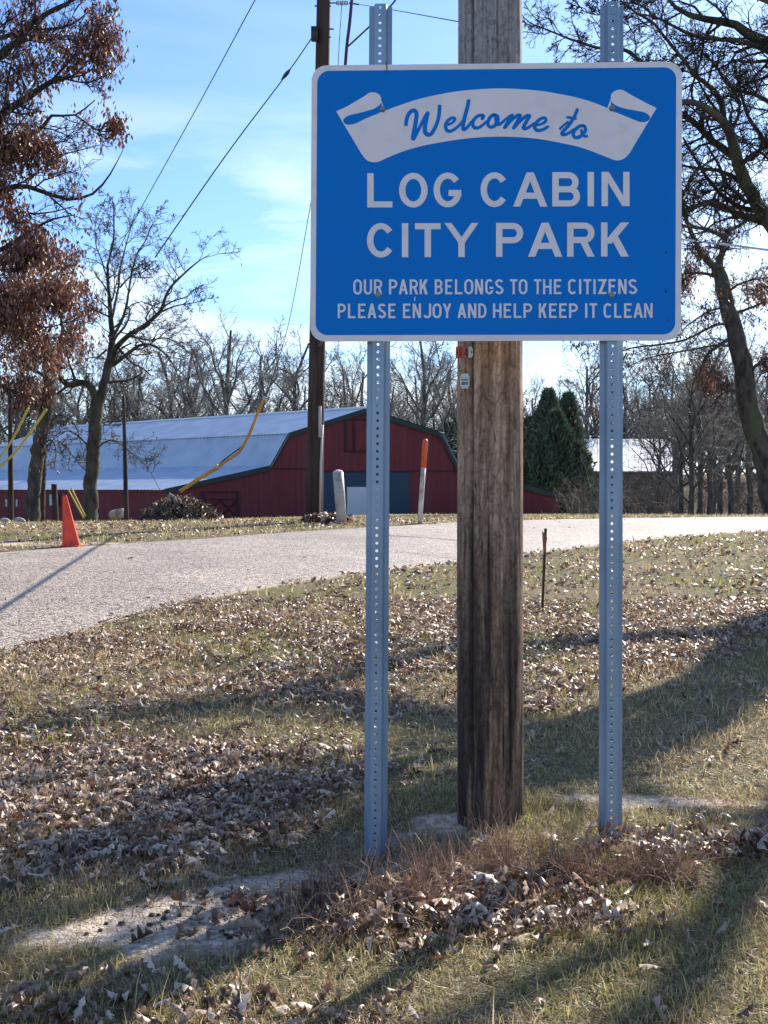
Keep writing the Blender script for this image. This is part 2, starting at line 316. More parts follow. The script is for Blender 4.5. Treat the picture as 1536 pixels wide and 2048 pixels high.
def scatter(tmpls, P, size, R, colr):
    vs = []; fs = []; cs = []; b = 0; pick = rng.integers(0, len(tmpls), len(P))
    for k, (V, F3) in enumerate(tmpls):
        m = pick == k
        if not m.any(): continue
        q = np.einsum('nij,vj->nvi', R[m], V) * size[m][:, None, None] + P[m][:, None]
        nn = m.sum(); vs.append(q.reshape(-1, 3)); fs.append((F3[None] + (np.arange(nn) * len(V))[:, None, None] + b).reshape(-1, 3)); cs.append(np.repeat(colr[m], len(V), 0)); b += nn * len(V)
    return np.concatenate(vs), np.concatenate(fs), np.concatenate(cs)
TL = [leaf_template(s) for s in range(8)]; TM = [leaf_template(s, mid=True) for s in range(40, 48)]; TS = [leaf_template(s, simple=True) for s in range(20, 26)]
leaf_m = mat('dead_leaf', (1.0, .96, .92), (.72, .66, .62), scale=18, rough=.38, spec=.55, transl=.24, attr=True)
def leaf_cols(N, r):
    pal = np.array([[.40, .28, .20], [.55, .43, .32], [.22, .125, .08], [.68, .58, .47], [.27, .10, .05], [.12, .08, .06]])
    c = pal[r.choice(6, N, p=[.27, .25, .17, .17, .05, .09])]; return c * (.75 + .5 * r.random(N))[:, None]
def litter(N, y0, y1, seed, dmul=1.):
    r = np.random.default_rng(seed); Y = np.sqrt(r.random(N) * (y1 ** 2 - y0 ** 2) + y0 ** 2); X = (r.random(N) * 2 - 1) * (.40 * Y + .4)
    k = (r.random(N) < leaf_density(X, Y) * dmul) & ~(in_road(X, Y, .05) & (r.random(N) > .012)); X = X[k]; Y = Y[k]; N = len(X)
    size = .064 * (.40 + .85 * r.random(N) ** 1.3); Z = gh(X, Y) + .004 + .022 * r.random(N) * np.clip(leaf_density(X, Y), 0, 1)
    R = rot_many(r.normal(0, .50, N), r.normal(0, .42, N), r.random(N) * 6.283); fl = r.random(N) < .35; R[fl, :, 1:] *= -1
    Z[fl] += .018
    return np.stack([X, Y, Z], 1), size, R, leaf_cols(N, r)
P, sz, R, C = litter(34000, 2.2, 5.0, 101)
order = np.argsort(-(sz / P[:, 1]) * (np.abs(to_px(P[:, 0], P[:, 1])[0] - 768) < 780)); top = order[:300]; rest = order[300:]
v, f, c = scatter(TL, P[rest], sz[rest], R[rest], C[rest]); obj('leaf_litter', mesh_np('leaf_litter', v, [f], [leaf_m], False, c), label='fallen oak leaves lying around the foot of the sign', kind='stuff')
vars_ = []
for k in range(24):
    V, F3 = TL[k % 8]; cc = leaf_cols(1, np.random.default_rng(300 + k)); vars_.append(mesh_np('fallen_leaf', V, [F3], [leaf_m], False, np.repeat(cc, len(V), 0)))
from mathutils import Matrix
for j, i in enumerate(top):
    o = obj('fallen_leaf', vars_[j % 24], ground); M = np.eye(4); M[:3, :3] = R[i] * sz[i] * 1.0; M[:3, 3] = P[i] + [0, 0, .004]; o.matrix_world = Matrix(M.tolist())
P, sz, R, C = litter(64000, 5.0, 9.5, 102); v, f, c = scatter(TM, P, sz * 1.0, R, C); obj('leaf_litter', mesh_np('leaf_litter', v, [f], [leaf_m], False, c), label='thick drift of curled oak leaves between the sign and the road', kind='stuff')
P, sz, R, C = litter(90000, 9.5, 26, 103, .75); v, f, c = scatter(TS, P, sz * 1.1, R, C); obj('leaf_litter', mesh_np('leaf_litter', v, [f], [leaf_m], False, c), label='scattered dead leaves on the verges along the road', kind='stuff')

# dry reddish weeds round the posts
def weeds(name, N, spots, label, seed, col, h=.16):
    r = np.random.default_rng(seed); which = r.choice(len(spots), N, p=np.array([s[4] for s in spots]) / sum(s[4] for s in spots))
    nt_ = N // 45; tw = r.choice(len(spots), nt_, p=np.array([s[4] for s in spots]) / sum(s[4] for s in spots)); tc_ = np.array([gpt(s[0], s[1])[:2] for s in spots])[tw] + r.normal(0, 1, (nt_, 2)) * np.array([[s[2], s[3]] for s in spots])[tw] * .6
    tk = r.integers(0, nt_, N); th_h = .45 + 1.1 * r.random(nt_) ** 1.5; XY = tc_[tk] + r.normal(0, .028, (N, 2)); X, Y = XY.T; K = 5
    az = r.random(N) * 6.283; th = r.random(N) * .5 + .1; Hh = h * (.3 + .9 * r.random(N)) * th_h[tk]; P = np.zeros((N, K, 3)); P[:, 0] = np.stack([X, Y, gh(X, Y) - .005], 1)
    curl = r.normal(.35, .35, N)
    for k in range(1, K):
        az = az + r.normal(0, .35, N); th = th + curl
        P[:, k] = P[:, k - 1] + np.stack([np.sin(th) * np.cos(az), np.sin(th) * np.sin(az), np.cos(th)], 1) * (Hh / (K - 1))[:, None]
    P[..., 2] = np.maximum(P[..., 2], gh(P[..., 0], P[..., 1]) + .003)
    Rr = np.linspace(.0013, .0005, K)[None].repeat(N, 0); v, f = tubes(P, Rr, 3)
    c = np.array(col) * (.6 + .8 * r.random(N))[:, None]
    return obj(name, mesh_np(name, v, [f], [grass_m], False, np.repeat(c, K * 3, 0)), label=label, kind='stuff')
def tubes(P, R, n):
    N, K, _ = P.shape; t = np.empty_like(P); t[:, 1:-1] = P[:, 2:] - P[:, :-2]; t[:, 0] = P[:, 1] - P[:, 0]; t[:, -1] = P[:, -1] - P[:, -2]
    t /= np.linalg.norm(t, axis=2, keepdims=True) + 1e-9; d = P[:, -1] - P[:, 0]; d /= np.linalg.norm(d, axis=1, keepdims=True) + 1e-9
    ref = np.where((np.abs(d[:, 2]) < .8)[:, None], [[0, 0, 1.]], [[1., .1, 0]])[:, None]
    u = np.cross(t, np.broadcast_to(ref, t.shape)); u /= np.linalg.norm(u, axis=2, keepdims=True) + 1e-9; w = np.cross(t, u)
    a = np.arange(n) * 2 * math.pi / n
    V = P[:, :, None] + R[:, :, None, None] * (np.cos(a)[None, None, :, None] * u[:, :, None] + np.sin(a)[None, None, :, None] * w[:, :, None])
    base = (np.arange(N) * K * n)[:, None, None] + (np.arange(K - 1) * n)[None, :, None]; k = np.arange(n)[None, None]
    k2 = (k + 1) % n; Fq = np.stack([base + k, base + k2, base + n + k2, base + n + k], -1).reshape(-1, 4)
    return V.reshape(-1, 3), Fq
weeds('dry_weeds', 4600, [(790, 1810, .24, .08, 1.3), (960, 1760, .3, .07, 1.4), (1100, 1765, .22, .07, 1.1), (1300, 1765, .13, .05, .6), (690, 1820, .18, .08, .9), (900, 1850, .3, .09, .8)], 'tangle of dry reddish brown weeds around the sign posts and pole', 5, (.40, .28, .21), .155)
weeds('dead_grass_tuft', 2600, [(960, 1690, .14, .03, 1), (1110, 1690, .2, .05, 1), (650, 1770, .22, .12, .8), (560, 1870, .1, .05, .3), (860, 1720, .18, .06, .8), (1000, 1780, .3, .1, .8)], 'pale dead grass tufts against the wooden pole', 6, (.60, .46, .32), .085)
# extra big leaves in the heap
r = np.random.default_rng(401); N = 430; c0 = gpt(900, 1830); c1 = gpt(1400, 1710); w_ = r.random(N) < .72
X = np.where(w_, c0[0] + r.normal(0, .25, N), c1[0] + r.normal(0, .22, N)); Y = np.where(w_, c0[1] + r.normal(0, .13, N), c1[1] + r.normal(0, .1, N))
P = np.stack([X, Y, gh(X, Y) + .008 + .05 * r.random(N)], 1); sz = .072 * (.6 + .6 * r.random(N)); R = rot_many(r.normal(0, .5, N), r.normal(0, .45, N), r.random(N) * 6.283)
v, f, c = scatter(TL, P, sz, R, leaf_cols(N, r) * .85); obj('leaf_heap', mesh_np('leaf_heap', v, [f], [leaf_m], False, c), label='heap of large grey brown oak leaves caught between the two sign posts', kind='stuff')
# dark clods on the bare sand
mb = MB(); rr = random.Random(5)
clod_m = mat('clod', (.035, .028, .022), (.08, .065, .05), 20, .95)
for k in range(260):
    q = gpt(rr.gauss(430, 150), rr.gauss(1815, 45)); s_ = rr.choice([.002, .003, .004, .008]) * rr.uniform(.7, 1.5); pts = []
    for z_, r_ in ((-.3, .8), (.4, 1), (.9, .5)):
        for i in range(5): a = i * 1.257 + z_; pts.append((q[0] + s_ * r_ * math.cos(a) * rr.uniform(.7, 1.3), q[1] + s_ * r_ * math.sin(a) * rr.uniform(.7, 1.3), q[2] + s_ * z_ * .8))
    mb.add(pts, [(i, (i + 1) % 5, 5 + (i + 1) % 5, 5 + i) for i in range(5)] + [(5 + i, 5 + (i + 1) % 5, 10 + (i + 1) % 5, 10 + i) for i in range(5)] + [(10, 11, 12, 13, 14)])
obj('soil_clods', mb.mesh('soil_clods', clod_m), label='small dark clods and charcoal crumbs on the bare sand', kind='stuff')

# loose stones along the near edge of the road and in the bare soil
r = np.random.default_rng(771); N = 3600; k = r.integers(150, 620, N); e_ = NEs[k] + (NEs[np.minimum(k + 1, NR - 1)] - NEs[k]) * r.random((N, 1)); q = r.normal(0, .16, N)[:, None]; P2 = e_ + dirn[k] * (q - .02)
X, Y = P2.T; sz = .004 + .010 * r.random(N) ** 3; Z = gh(X, Y) + .012 * (q[:, 0] > 0) + sz * .3
oc = np.array([[1, 0, 0], [0, 1, 0], [-1, 0, 0], [0, -1, 0], [0, 0, .7], [0, 0, -.5]]); of = np.array([[0, 1, 4], [1, 2, 4], [2, 3, 4], [3, 0, 4], [1, 0, 5], [2, 1, 5], [3, 2, 5], [0, 3, 5]])
v, f, c = scatter([(oc * (1 + .25 * np.random.default_rng(s_).normal(0, 1, oc.shape)), of) for s_ in range(6)], np.stack([X, Y, Z], 1), sz, rot_many(r.normal(0, .5, N), r.normal(0, .5, N), r.random(N) * 6.28), (np.array([.42, .35, .29]) * (.4 + .9 * r.random((N, 1)))))
obj('loose_gravel', mesh_np('loose_gravel', v, [f], [mat('gravel', (1, 1, 1), rough=.8, attr=True)], False, c), label='loose gravel crumbling from the near edge of the road', kind='stuff')

# ------------------------------------------------------------------ the welcome sign on its two perforated posts
KY = math.tan(math.radians(3.0)); NS = np.array([-KY, -1, 0]) / math.hypot(KY, 1)
def sp_(x, y, off=0.):
    Y = (3.79 + .37 * KY) / (1 + KY * (x - CX) / F); return px(x, y, Y) + NS * off
def smat(name, c, rough, c2=None, **k): return mat(name, c, c2 or tuple(q * .9 for q in c), rough=rough, **k)
white_m = smat('reflective_white', (.86, .77, .76), .5, (.80, .72, .71), scale=5, spec=.25, c3=(.76, .69, .68), s3=14, bump=.05, bscale=220)
blue_m = smat('reflective_blue', (.0003, .18, .58), .5, (.0005, .19, .62), scale=3, spec=.12, c3=(.0005, .18, .57), s3=7, bump=.05, bscale=220)
alu_m = smat('sheet_aluminium', (.4, .4, .42), .4, metal=.8)
galv_m = mat('galvanised_steel', (.19, .27, .36), (.28, .37, .47), scale=9, rough=.45, metal=.35, spec=.6, stretch=(1, 1, .25), bump=.15, bscale=60, c3=(.32, .40, .48), s3=3)
bolt_m = smat('bolt_zinc', (.16, .2, .2), .35, metal=.7)
def rrect(q, r, n=7):
    """rounded quad, q = TL TR BR BL in pixels."""
    out = []; q = [np.array(p, float) for p in q]
    for i in range(4):
        p = q[i]; a = q[i - 1] - p; b = q[(i + 1) % 4] - p; a /= np.linalg.norm(a); b /= np.linalg.norm(b)
        for k in range(n + 1):
            t = k / n * math.pi / 2; out.append(p + r * (a + b) - r * (a * math.sin(t) + b * math.cos(t)) if False else p + r * (1 - math.sin(t)) * a + r * (1 - math.cos(t)) * b)
    return out
sign = thing('welcome_sign', 'blue and white park welcome sign bolted to two perforated steel posts', 'sign', (sp_(992, 1650)[0], 3.8, 0))
SL = np.array(sign.location)
def spart(name, mb, m, label=None, smooth=False):
    mb.v = [tuple(np.array(p) - SL) for p in mb.v]; return part(name, mb, m, sign, smooth, label)
outer = rrect([(623.5, 131), (1364.5, 123), (1362, 681), (620, 683)], 30); inner = rrect([(634.5, 142), (1352.5, 134.5), (1350.5, 669), (631, 670.5)], 24)
mb = MB(); mb.prism([sp_(*p, 0) for p in outer], -NS * .0025); spart('sign_board', mb, alu_m)
mb = MB(); n_ = len(outer); V = [sp_(*p, .0006) for p in outer] + [sp_(*p, .0006) for p in inner]
mb.add(V, [(i, (i + 1) % n_, n_ + (i + 1) % n_, n_ + i) for i in range(n_)]); spart('border', mb, white_m)
mb = MB(); mb.poly([sp_(*p, .0005) for p in inner]); spart('blue_face', mb, blue_m)
def cr_(pts, n=6):                       # Catmull-Rom
    P = [np.array(p, float) for p in pts]; P = [2 * P[0] - P[1]] + P + [2 * P[-1] - P[-2]]; o = []
    for i in range(1, len(P) - 2):
        for k in range(n):
            t = k / n; a, b, c, d = P[i - 1:i + 3]
            o.append(.5 * (2 * b + (c - a) * t + (2 * a - 5 * b + 4 * c - d) * t * t + (3 * b - a - 3 * c + d) * t ** 3))
    return o + [P[-2]]
c3 = lambda x, y: (660 + x / 7.68, 170 + y / 7.68); c4 = lambda x, y: (1140 + x / 6.4, 160 + y / 6.4)
top_arc = cr_([(770, 221.4), (796.7, 211.7), (829, 200.8), (860, 192.9), (896, 185.8), (933, 180.7), (1001, 177), (1069, 180.7), (1108, 186.3), (1147, 193.8), (1182, 203.5), (1214.7, 216.2)])
lf = cr_([c3(95, 405), c3(250, 335), c3(400, 250), c3(540, 165)])[:-1] + cr_([c3(540, 165), c3(600, 125), c3(660, 112), c3(730, 130), c3(778, 180), c3(787, 250)])
rfp = cr_([c4(522, 235), c4(525, 195), c4(560, 150), c4(630, 125), c4(690, 136)])[:-1] + cr_([c4(690, 136), c4(770, 185), c4(860, 235), c4(1000, 308), c4(1108, 360)])
rb = [c4(760, 940)] + cr_([c4(760, 940), c4(700, 1000), c4(630, 1028), c4(560, 1022), c4(400, 960), c4(200, 885), (1140, 289.7), (1069, 277), (1001, 273.4), (933, 277), (860, 288.7), (829, 296), (803, 304), c3(900, 1110), c3(750, 1175), c3(650, 1185), c3(560, 1150), c3(480, 1050)])[1:]
ban = lf + [c3(800, 262), c3(838, 396)] + top_arc[1:] + rfp + rb
mb = MB(); mb.poly([sp_(*p, .0009) for p in ban]); spart('banner', mb, white_m)
mb = MB()
ul = cr_([c3(800, 265), c3(760, 310), c3(700, 352), c3(620, 385), c3(450, 430), c3(320, 460), c3(240, 495), c3(205, 545), c3(228, 595), c3(290, 612), c3(380, 597), c3(450, 565), c3(600, 495), c3(740, 440), c3(790, 405)], 4)
ur = cr_([c4(519, 250), c4(545, 295), c4(600, 332), c4(700, 365), c4(830, 390), c4(950, 415), c4(1008, 452), c4(1022, 492), c4(990, 528), c4(935, 540), c4(870, 530), c4(750, 482), c4(620, 428), c4(540, 395), c4(526, 330)], 4)
mb.poly([sp_(*p, .0012) for p in ul]); spart('banner_fold', mb, blue_m); mb = MB(); mb.poly([sp_(*p, .0012) for p in ur]); spart('banner_fold', mb, blue_m)

def stroke(mb, pts, w, off, rnd=True, n=5):
    pts = cr_(pts, n) if len(pts) > 2 else [np.array(p, float) for p in pts]; m = len(pts); L = []; R_ = []
    ws = w if hasattr(w, '__len__') else [w] * 2; W_ = np.interp(np.linspace(0, 1, m), np.linspace(0, 1, len(ws)), ws)
    for i, p in enumerate(pts):
        t = pts[min(i + 1, m - 1)] - pts[max(i - 1, 0)]; t = t / (np.linalg.norm(t) + 1e-9); q = np.array([-t[1], t[0]])
        L.append(p + q * W_[i] / 2); R_.append(p - q * W_[i] / 2)
    V = [sp_(*p, off) for p in L + R_]; mb.add(V, [(i, i + 1, m + i + 1, m + i) for i in range(m - 1)])
    if rnd:
        for e_, k in ((0, 0), (m - 1, 1)):
            c_ = pts[e_]; mb.poly([sp_(c_[0] + W_[e_] / 2 * math.cos(a), c_[1] + W_[e_] / 2 * math.sin(a), off + .00008) for a in np.linspace(0, 2 * math.pi, 13)[:-1]])
k1 = lambda P: [(800 + x / 7.68, 190 + y / 7.68) for x, y in P]; k2 = lambda P: [(980 + x / 7.314, 190 + y / 7.314) for x, y in P]
mb = MB(); o_ = [0]
def ST(P, w, rnd=True):
    o_[0] += 1; stroke(mb, P, w, .0013 + .00004 * o_[0], rnd)
ST(k1([(92, 478), (98, 395), (130, 300), (185, 245), (235, 250), (255, 310), (245, 400), (225, 520), (205, 620), (197, 672)]), [7, 8, 8.2, 8.5, 8.8, 9], False)
ST(k1([(205, 668), (255, 590), (320, 465), (380, 350), (425, 282)]), [9.5, 7, 6.6, 7.6, 8.2])
ST(k1([(425, 290), (400, 400), (382, 500), (388, 575), (430, 613), (485, 590), (545, 490), (590, 360), (605, 250), (610, 150)]), [8, 8, 8.6, 9.2, 8.6, 8, 7.6, 7.6, 7.6, 7.6], False)
ST(k1([(745, 455), (800, 430), (845, 375), (820, 352), (770, 368), (712, 430), (702, 500), (725, 548), (775, 558), (850, 520), (920, 455), (985, 375)]), [5.4, 5.4, 6, 6.6, 7, 7.6, 7, 6.4, 5.6, 5.4])
ST(k1([(1055, 92), (1032, 200), (1000, 320), (972, 440), (968, 515), (990, 530), (1040, 490), (1100, 410)]), [7.6, 7.8, 8, 8, 7.4, 7, 6, 5.4])
ST(k1([(1262, 365), (1282, 325), (1245, 312), (1180, 335), (1125, 400), (1118, 460), (1145, 502), (1195, 507), (1260, 470), (1330, 410)]), [6.6, 7, 6.6, 7, 7.6, 7.6, 7, 6, 5.4])
ST(k1([(1440, 305), (1385, 345), (1350, 420), (1362, 475), (1405, 497), (1460, 465), (1502, 390), (1492, 325), (1440, 305)]), [6.6, 7.2, 7.4, 7, 7, 7.4, 7.6, 7, 6.6])
ST(k1([(1465, 345), (1470, 400), (1500, 440), (1545, 437)]), 5)
ST(k2([(75, 395), (110, 435), (150, 425), (220, 365), (310, 295)]), [5, 6, 6, 5.5, 5.5], False)
ST(k2([(325, 295), (270, 380), (212, 478)]), [6.5, 7, 6.6]); ST(k2([(225, 475), (310, 375), (400, 302), (442, 300)]), [5.5, 6, 7, 7]); ST(k2([(442, 305), (400, 390), (345, 485)]), [7.4, 7.2, 6.6])
ST(k2([(355, 480), (440, 385), (530, 310), (578, 306)]), [5.5, 6, 7, 7]); ST(k2([(578, 310), (530, 395), (490, 470), (505, 496), (560, 478), (650, 415)]), [7.4, 7.2, 7, 6.8, 6, 5.4])
ST(k2([(660, 445), (740, 430), (805, 395), (818, 352), (775, 338), (710, 372), (655, 440), (660, 495), (705, 522), (780, 505), (843, 468)]), [5, 5.2, 6, 6.4, 6.6, 7.2, 7.4, 7, 6.4, 5.8])
ob = spart('script_word', mb, blue_m, 'blue script word Welcome'); mb = MB()
ST(k2([(1275, 218), (1232, 320), (1150, 445), (1070, 535), (1052, 572), (1090, 582), (1150, 560), (1225, 505)]), [6.6, 7, 7.2, 7.2, 7, 6.6, 6, 5.4])
ST(k2([(1015, 505), (1070, 450), (1150, 390)]), 5, False); ST(k2([(1118, 325), (1268, 348)]), 5.2, False)
ST(k2([(1375, 452), (1310, 458), (1240, 520), (1215, 580), (1245, 622), (1300, 618), (1355, 575), (1398, 510), (1375, 452)]), [6.2, 7, 7.4, 7, 6.8, 7.2, 7.4, 7, 6.2]); ST(k2([(1335, 500), (1345, 570), (1380, 603), (1432, 602)]), [5, 5.6, 5.6, 5], False)
ob = spart('script_word', mb, blue_m, 'blue script word to')

# block capitals built from outlines
def arc(cx, cy, rx, ry, a0, a1, n=14): return [(cx + rx * math.cos(math.radians(a)), cy + ry * math.sin(math.radians(a))) for a in np.linspace(a0, a1, n)]
def band(out, inn): return ('band', out, inn)
def letter(ch, w, h, t):
    """polygons in a w x h box, y down; stroke t."""
    R = lambda x0, y0, x1, y1: [(x0, y0), (x1, y0), (x1, y1), (x0, y1)]
    PA = lambda xa, ya, xb, yb, tt: [(xa, ya), (xa + tt, ya), (xb + tt, yb), (xb, yb)]
    o = []; d = t * 1.12; z = t * .95
    def ring(x0, y0, x1, y1, a0, a1, n=26):
        cx, cy, rx, ry = (x0 + x1) / 2, (y0 + y1) / 2, (x1 - x0) / 2, (y1 - y0) / 2
        A = arc(cx, cy, rx, ry, a0, a1, n); B = arc(cx, cy, rx - t, ry - z, a0, a1, n); return ('band', A, B)
    def stad(x0, y0, x1, y1, a0, a1, n=22):     # narrow rounded ends with straight flanks
        rx = (x1 - x0) / 2; ry = min((y1 - y0) / 2, rx * 1.15); cx = (x0 + x1) / 2
        def pt(a, k):
            c, s_ = math.cos(math.radians(a)), math.sin(math.radians(a)); cy = y0 + ry if s_ < 0 else y1 - ry
            if abs(s_) < 1e-6: cy = (y0 + y1) / 2
            return (cx + (rx - k * t) * c, cy + (ry - k * z) * s_)
        an = np.linspace(a0, a1, n * 2 + 1); return ('band', [pt(a, 0) for a in an], [pt(a, 1) for a in an])
    rd = (lambda *a: stad(*a)) if w / h < .68 else (lambda *a: ring(*a))
    def bowl(y0, y1, x1=None):
        x1 = x1 or w; ry = (y1 - y0) / 2; rx = min(ry, x1 * .55); cx = x1 - rx; cy = (y0 + y1) / 2
        A = [(t * .5, y0)] + arc(cx, cy, rx, ry, -90, 90) + [(t * .5, y1)]; B = [(t * .5, y0 + z)] + arc(cx, cy, rx - t, ry - z, -90, 90) + [(t * .5, y1 - z)]; return ('band', A, B)
    if ch in 'LEHDBPRNKIF': o.append(R(0, 0, t, h))
    if ch == 'L': o.append(R(0, h - z, w, h))
    if ch == 'E': o += [R(0, 0, w, z), R(0, h - z, w, h), R(0, h * .47 - z / 2, w * .86, h * .47 + z / 2)]
    if ch == 'H': o += [R(w - t, 0, w, h), R(0, h * .5 - z / 2, w, h * .5 + z / 2)]
    if ch == 'T': o += [R(0, 0, w, z), R(w / 2 - t / 2, 0, w / 2 + t / 2, h)]
    if ch == 'A':
        q = (w - d) / 2; o += [PA(q, 0, 0, h, d), PA(q, 0, w - d, h, d)]; y = h * .77; x = q * (1 - y / h); xb = q * (1 - (y - z) / h)
        o.append([(xb + d * .6, y - z), (w - xb - d * .6, y - z), (w - x - d * .6, y), (x + d * .6, y)])
    if ch == 'N': o += [R(w - t, 0, w, h), PA(0, 0, w - d, h, d)]
    if ch == 'Y': m_ = h * .58; o += [PA(0, 0, w / 2 - t / 2 , m_, d), PA(w - d, 0, w / 2 + t / 2 - d, m_, d), R(w / 2 - t / 2, m_ * .86, w / 2 + t / 2, h)]
    if ch == 'K': o += [PA(w - d * 1.15, 0, t * .3, h * .62, d * 1.2), PA(w * .33, h * .42, w - d * 1.12, h, d * 1.12)]
    if ch == 'Z': o += [R(0, 0, w, z), R(0, h - z, w, h), PA(w - d * 1.15, 0, 0, h, d * 1.15)]
    if ch == 'P': o.append(bowl(0, h * .6))
    if ch == 'R': o += [bowl(0, h * .6), PA(w * .46, h * .55, w - d, h, d)]
    if ch == 'B': o += [bowl(0, h * .5 + z / 2, w * .95), bowl(h * .5 - z / 2, h)]
    if ch == 'D': o.append(bowl(0, h))
    if ch == 'O': o.append(rd(0, -.01 * h, w, 1.01 * h, 0, 360))
    if ch == 'C': o.append(rd(0, -.01 * h, w * 1.02, 1.01 * h, 36, 324))
    if ch == 'G': o += [rd(0, -.01 * h, w * 1.02, 1.01 * h, 12, 322), R(w * .54, h * .5, w, h * .5 + z), R(w - t, h * .5, w, h * .66)]
    if ch == 'U': o += [R(0, 0, t, h - w / 2 * 1.1), R(w - t, 0, w, h - w / 2 * 1.1), ring(0, h - w * 1.12, w, h * 1.01, 0, 180, 14)]
    if ch == 'J': o += [R(w - t, 0, w, h - w / 2), ring(0, h - w, w, h * 1.01, 0, 165, 14)]
    if ch == 'S':
        r1 = h * .52; cx = w / 2; P = arc(cx, h * .265, w / 2 - t / 2, h * .265 - z / 2, -25, -185, 10) + [(w * .36, h * .46), (w * .66, h * .545)] + arc(cx, h * .73, w / 2 - t / 2, h * .27 - z / 2, -12, 158, 12)
        o.append(('stroke', P))
    return o
CAPS = [0]
def word_line(spec, y0a, y1a, y0b, y1b, xa, xb, t, name, label):
    kk = 0
    for ch, x0, x1 in spec:
        mb = MB()
        f_ = (((x0 + x1) / 2) - xa) / (xb - xa); ya = y0a + (y0b - y0a) * f_; yb = y1a + (y1b - y1a) * f_; w, h = x1 - x0, yb - ya
        for g in letter(ch, w, h, t):
            off = .0014 + .00005 * (kk % 8); kk += 1
            if isinstance(g, tuple) and g[0] == 'stroke': stroke(mb, [(x0 + p[0], ya + p[1]) for p in g[1]], t, off, False, 3)
            elif isinstance(g, tuple):
                n = len(g[1]); V = [sp_(x0 + p[0], ya + p[1], off) for p in g[1] + g[2]]; mb.add(V, [(i, i + 1, n + i + 1, n + i) for i in range(n - 1)])
            else: mb.poly([sp_(x0 + p[0], ya + p[1], off) for p in g])
        spart(name, mb, white_m)
L1 = [('L', 734.6, 785), ('O', 798, 855.3), ('G', 867, 922.7), ('C', 961, 1016), ('A', 1026, 1094.6), ('B', 1104.6, 1160), ('I', 1175, 1187.8), ('N', 1203, 1259)]
L2 = [('C', 734, 788.7), ('I', 803.8, 816.6), ('T', 830, 881.3), ('Y', 889, 957), ('P', 992, 1046.4), ('A', 1056, 1124.5), ('R', 1134.3, 1189), ('K', 1202, 1257.7)]
word_line(L1, 347, 415.2, 343.8, 412.4, 735, 1259, 12.8, 'large_letter', 'white capitals reading LOG CABIN')
word_line(L2, 447, 514.8, 445, 513.2, 735, 1259, 12.8, 'large_letter', 'white capitals reading CITY PARK')
xs3 = [706.6, 724, 727.7, 744.2, 748, 764.6, 778, 794.7, 797.5, 815.7, 819.4, 836, 839.4, 855.5, 869.5, 885.6, 890.3, 904.5, 909.8, 924.9, 928.5, 946.4, 950, 966, 970.4, 986.5, 990, 1007, 1020, 1034.7, 1037.4, 1054.7, 1068, 1082.5, 1086, 1103, 1107.6, 1122.4, 1136, 1153, 1158, 1162.3, 1167.3, 1182.3, 1186.7, 1190.8, 1196, 1212.9, 1217, 1231.3, 1236.3, 1253, 1256.8, 1274]
xs4 = [675.5, 691.8, 696, 711, 716.3, 731, 735, 752.8, 756, 772, 776.7, 791, 806, 820.7, 825.4, 842, 846.5, 862.4, 865, 883, 885.6, 902.8, 915, 932.8, 936, 952.6, 956.5, 973, 986, 1003, 1007.3, 1022.4, 1027.4, 1042.7, 1046.8, 1064.3, 1077.5, 1093.5, 1098, 1113.3, 1118.3, 1133, 1138, 1155.4, 1170.2, 1174.3, 1179.4, 1194, 1207, 1224.2, 1228.3, 1242.5, 1248, 1263, 1266.6, 1285.8, 1288, 1305]
mk = lambda s, q: [(c, q[2 * i], q[2 * i + 1]) for i, c in enumerate(s)]
word_line(mk('OURPARKBELONGSTOTHECITIZENS', xs3), 559, 589, 558.5, 588.2, 706, 1274, 4.4, 'small_letter', 'white capitals reading OUR PARK BELONGS TO THE CITIZENS')
word_line(mk('PLEASEENJOYANDHELPKEEPITCLEAN', xs4), 607.5, 636.6, 606.6, 635.7, 675, 1305, 4.4, 'small_letter', 'white capitals reading PLEASE ENJOY AND HELP KEEP IT CLEAN')
for bx, by in ((765, 219), (1224, 217), (756.5, 590), (1223, 590)):
    mb = MB(); c0 = sp_(bx, by); mb.tube([c0 + NS * .0008, c0 + NS * .003], .0100, 14); mb.tube([c0 + NS * .003, c0 + NS * .009], .0072, 6); spart('bolt', mb, bolt_m)
mb = MB(); a0 = sp_(773, 126, .002); a1 = sp_(774, 137, .002); a2 = sp_(771.5, 146, .002)
mb.tube([a0 + [0, 0, .004], a0, a1, a2], [.002, .002, .0016, .001], 5); spart('dried_twig', mb, mat('twig', (.09, .06, .05), rough=.8))
# scratches in the blue face
scm = mat('scratch', (.01, .02, .05), rough=.6)
for (x, y, w_, h_) in ((1331, 505, 3, 7), (1331, 583, 4, 8), (1335, 640, 1, 10)): mb = MB(); mb.poly([sp_(x, y - h_ / 2, .0008), sp_(x + w_, y, .0008), sp_(x + .5, y + h_ / 2, .0008), sp_(x - w_ / 2, y + 1, .0008)]); spart('scratch', mb, scm)
mb = MB(); mb.poly([sp_(829, 594, .0008), sp_(831, 593, .0008), sp_(830, 602, .0008), sp_(828, 602, .0008)]); spart('scratch', mb, white_m)

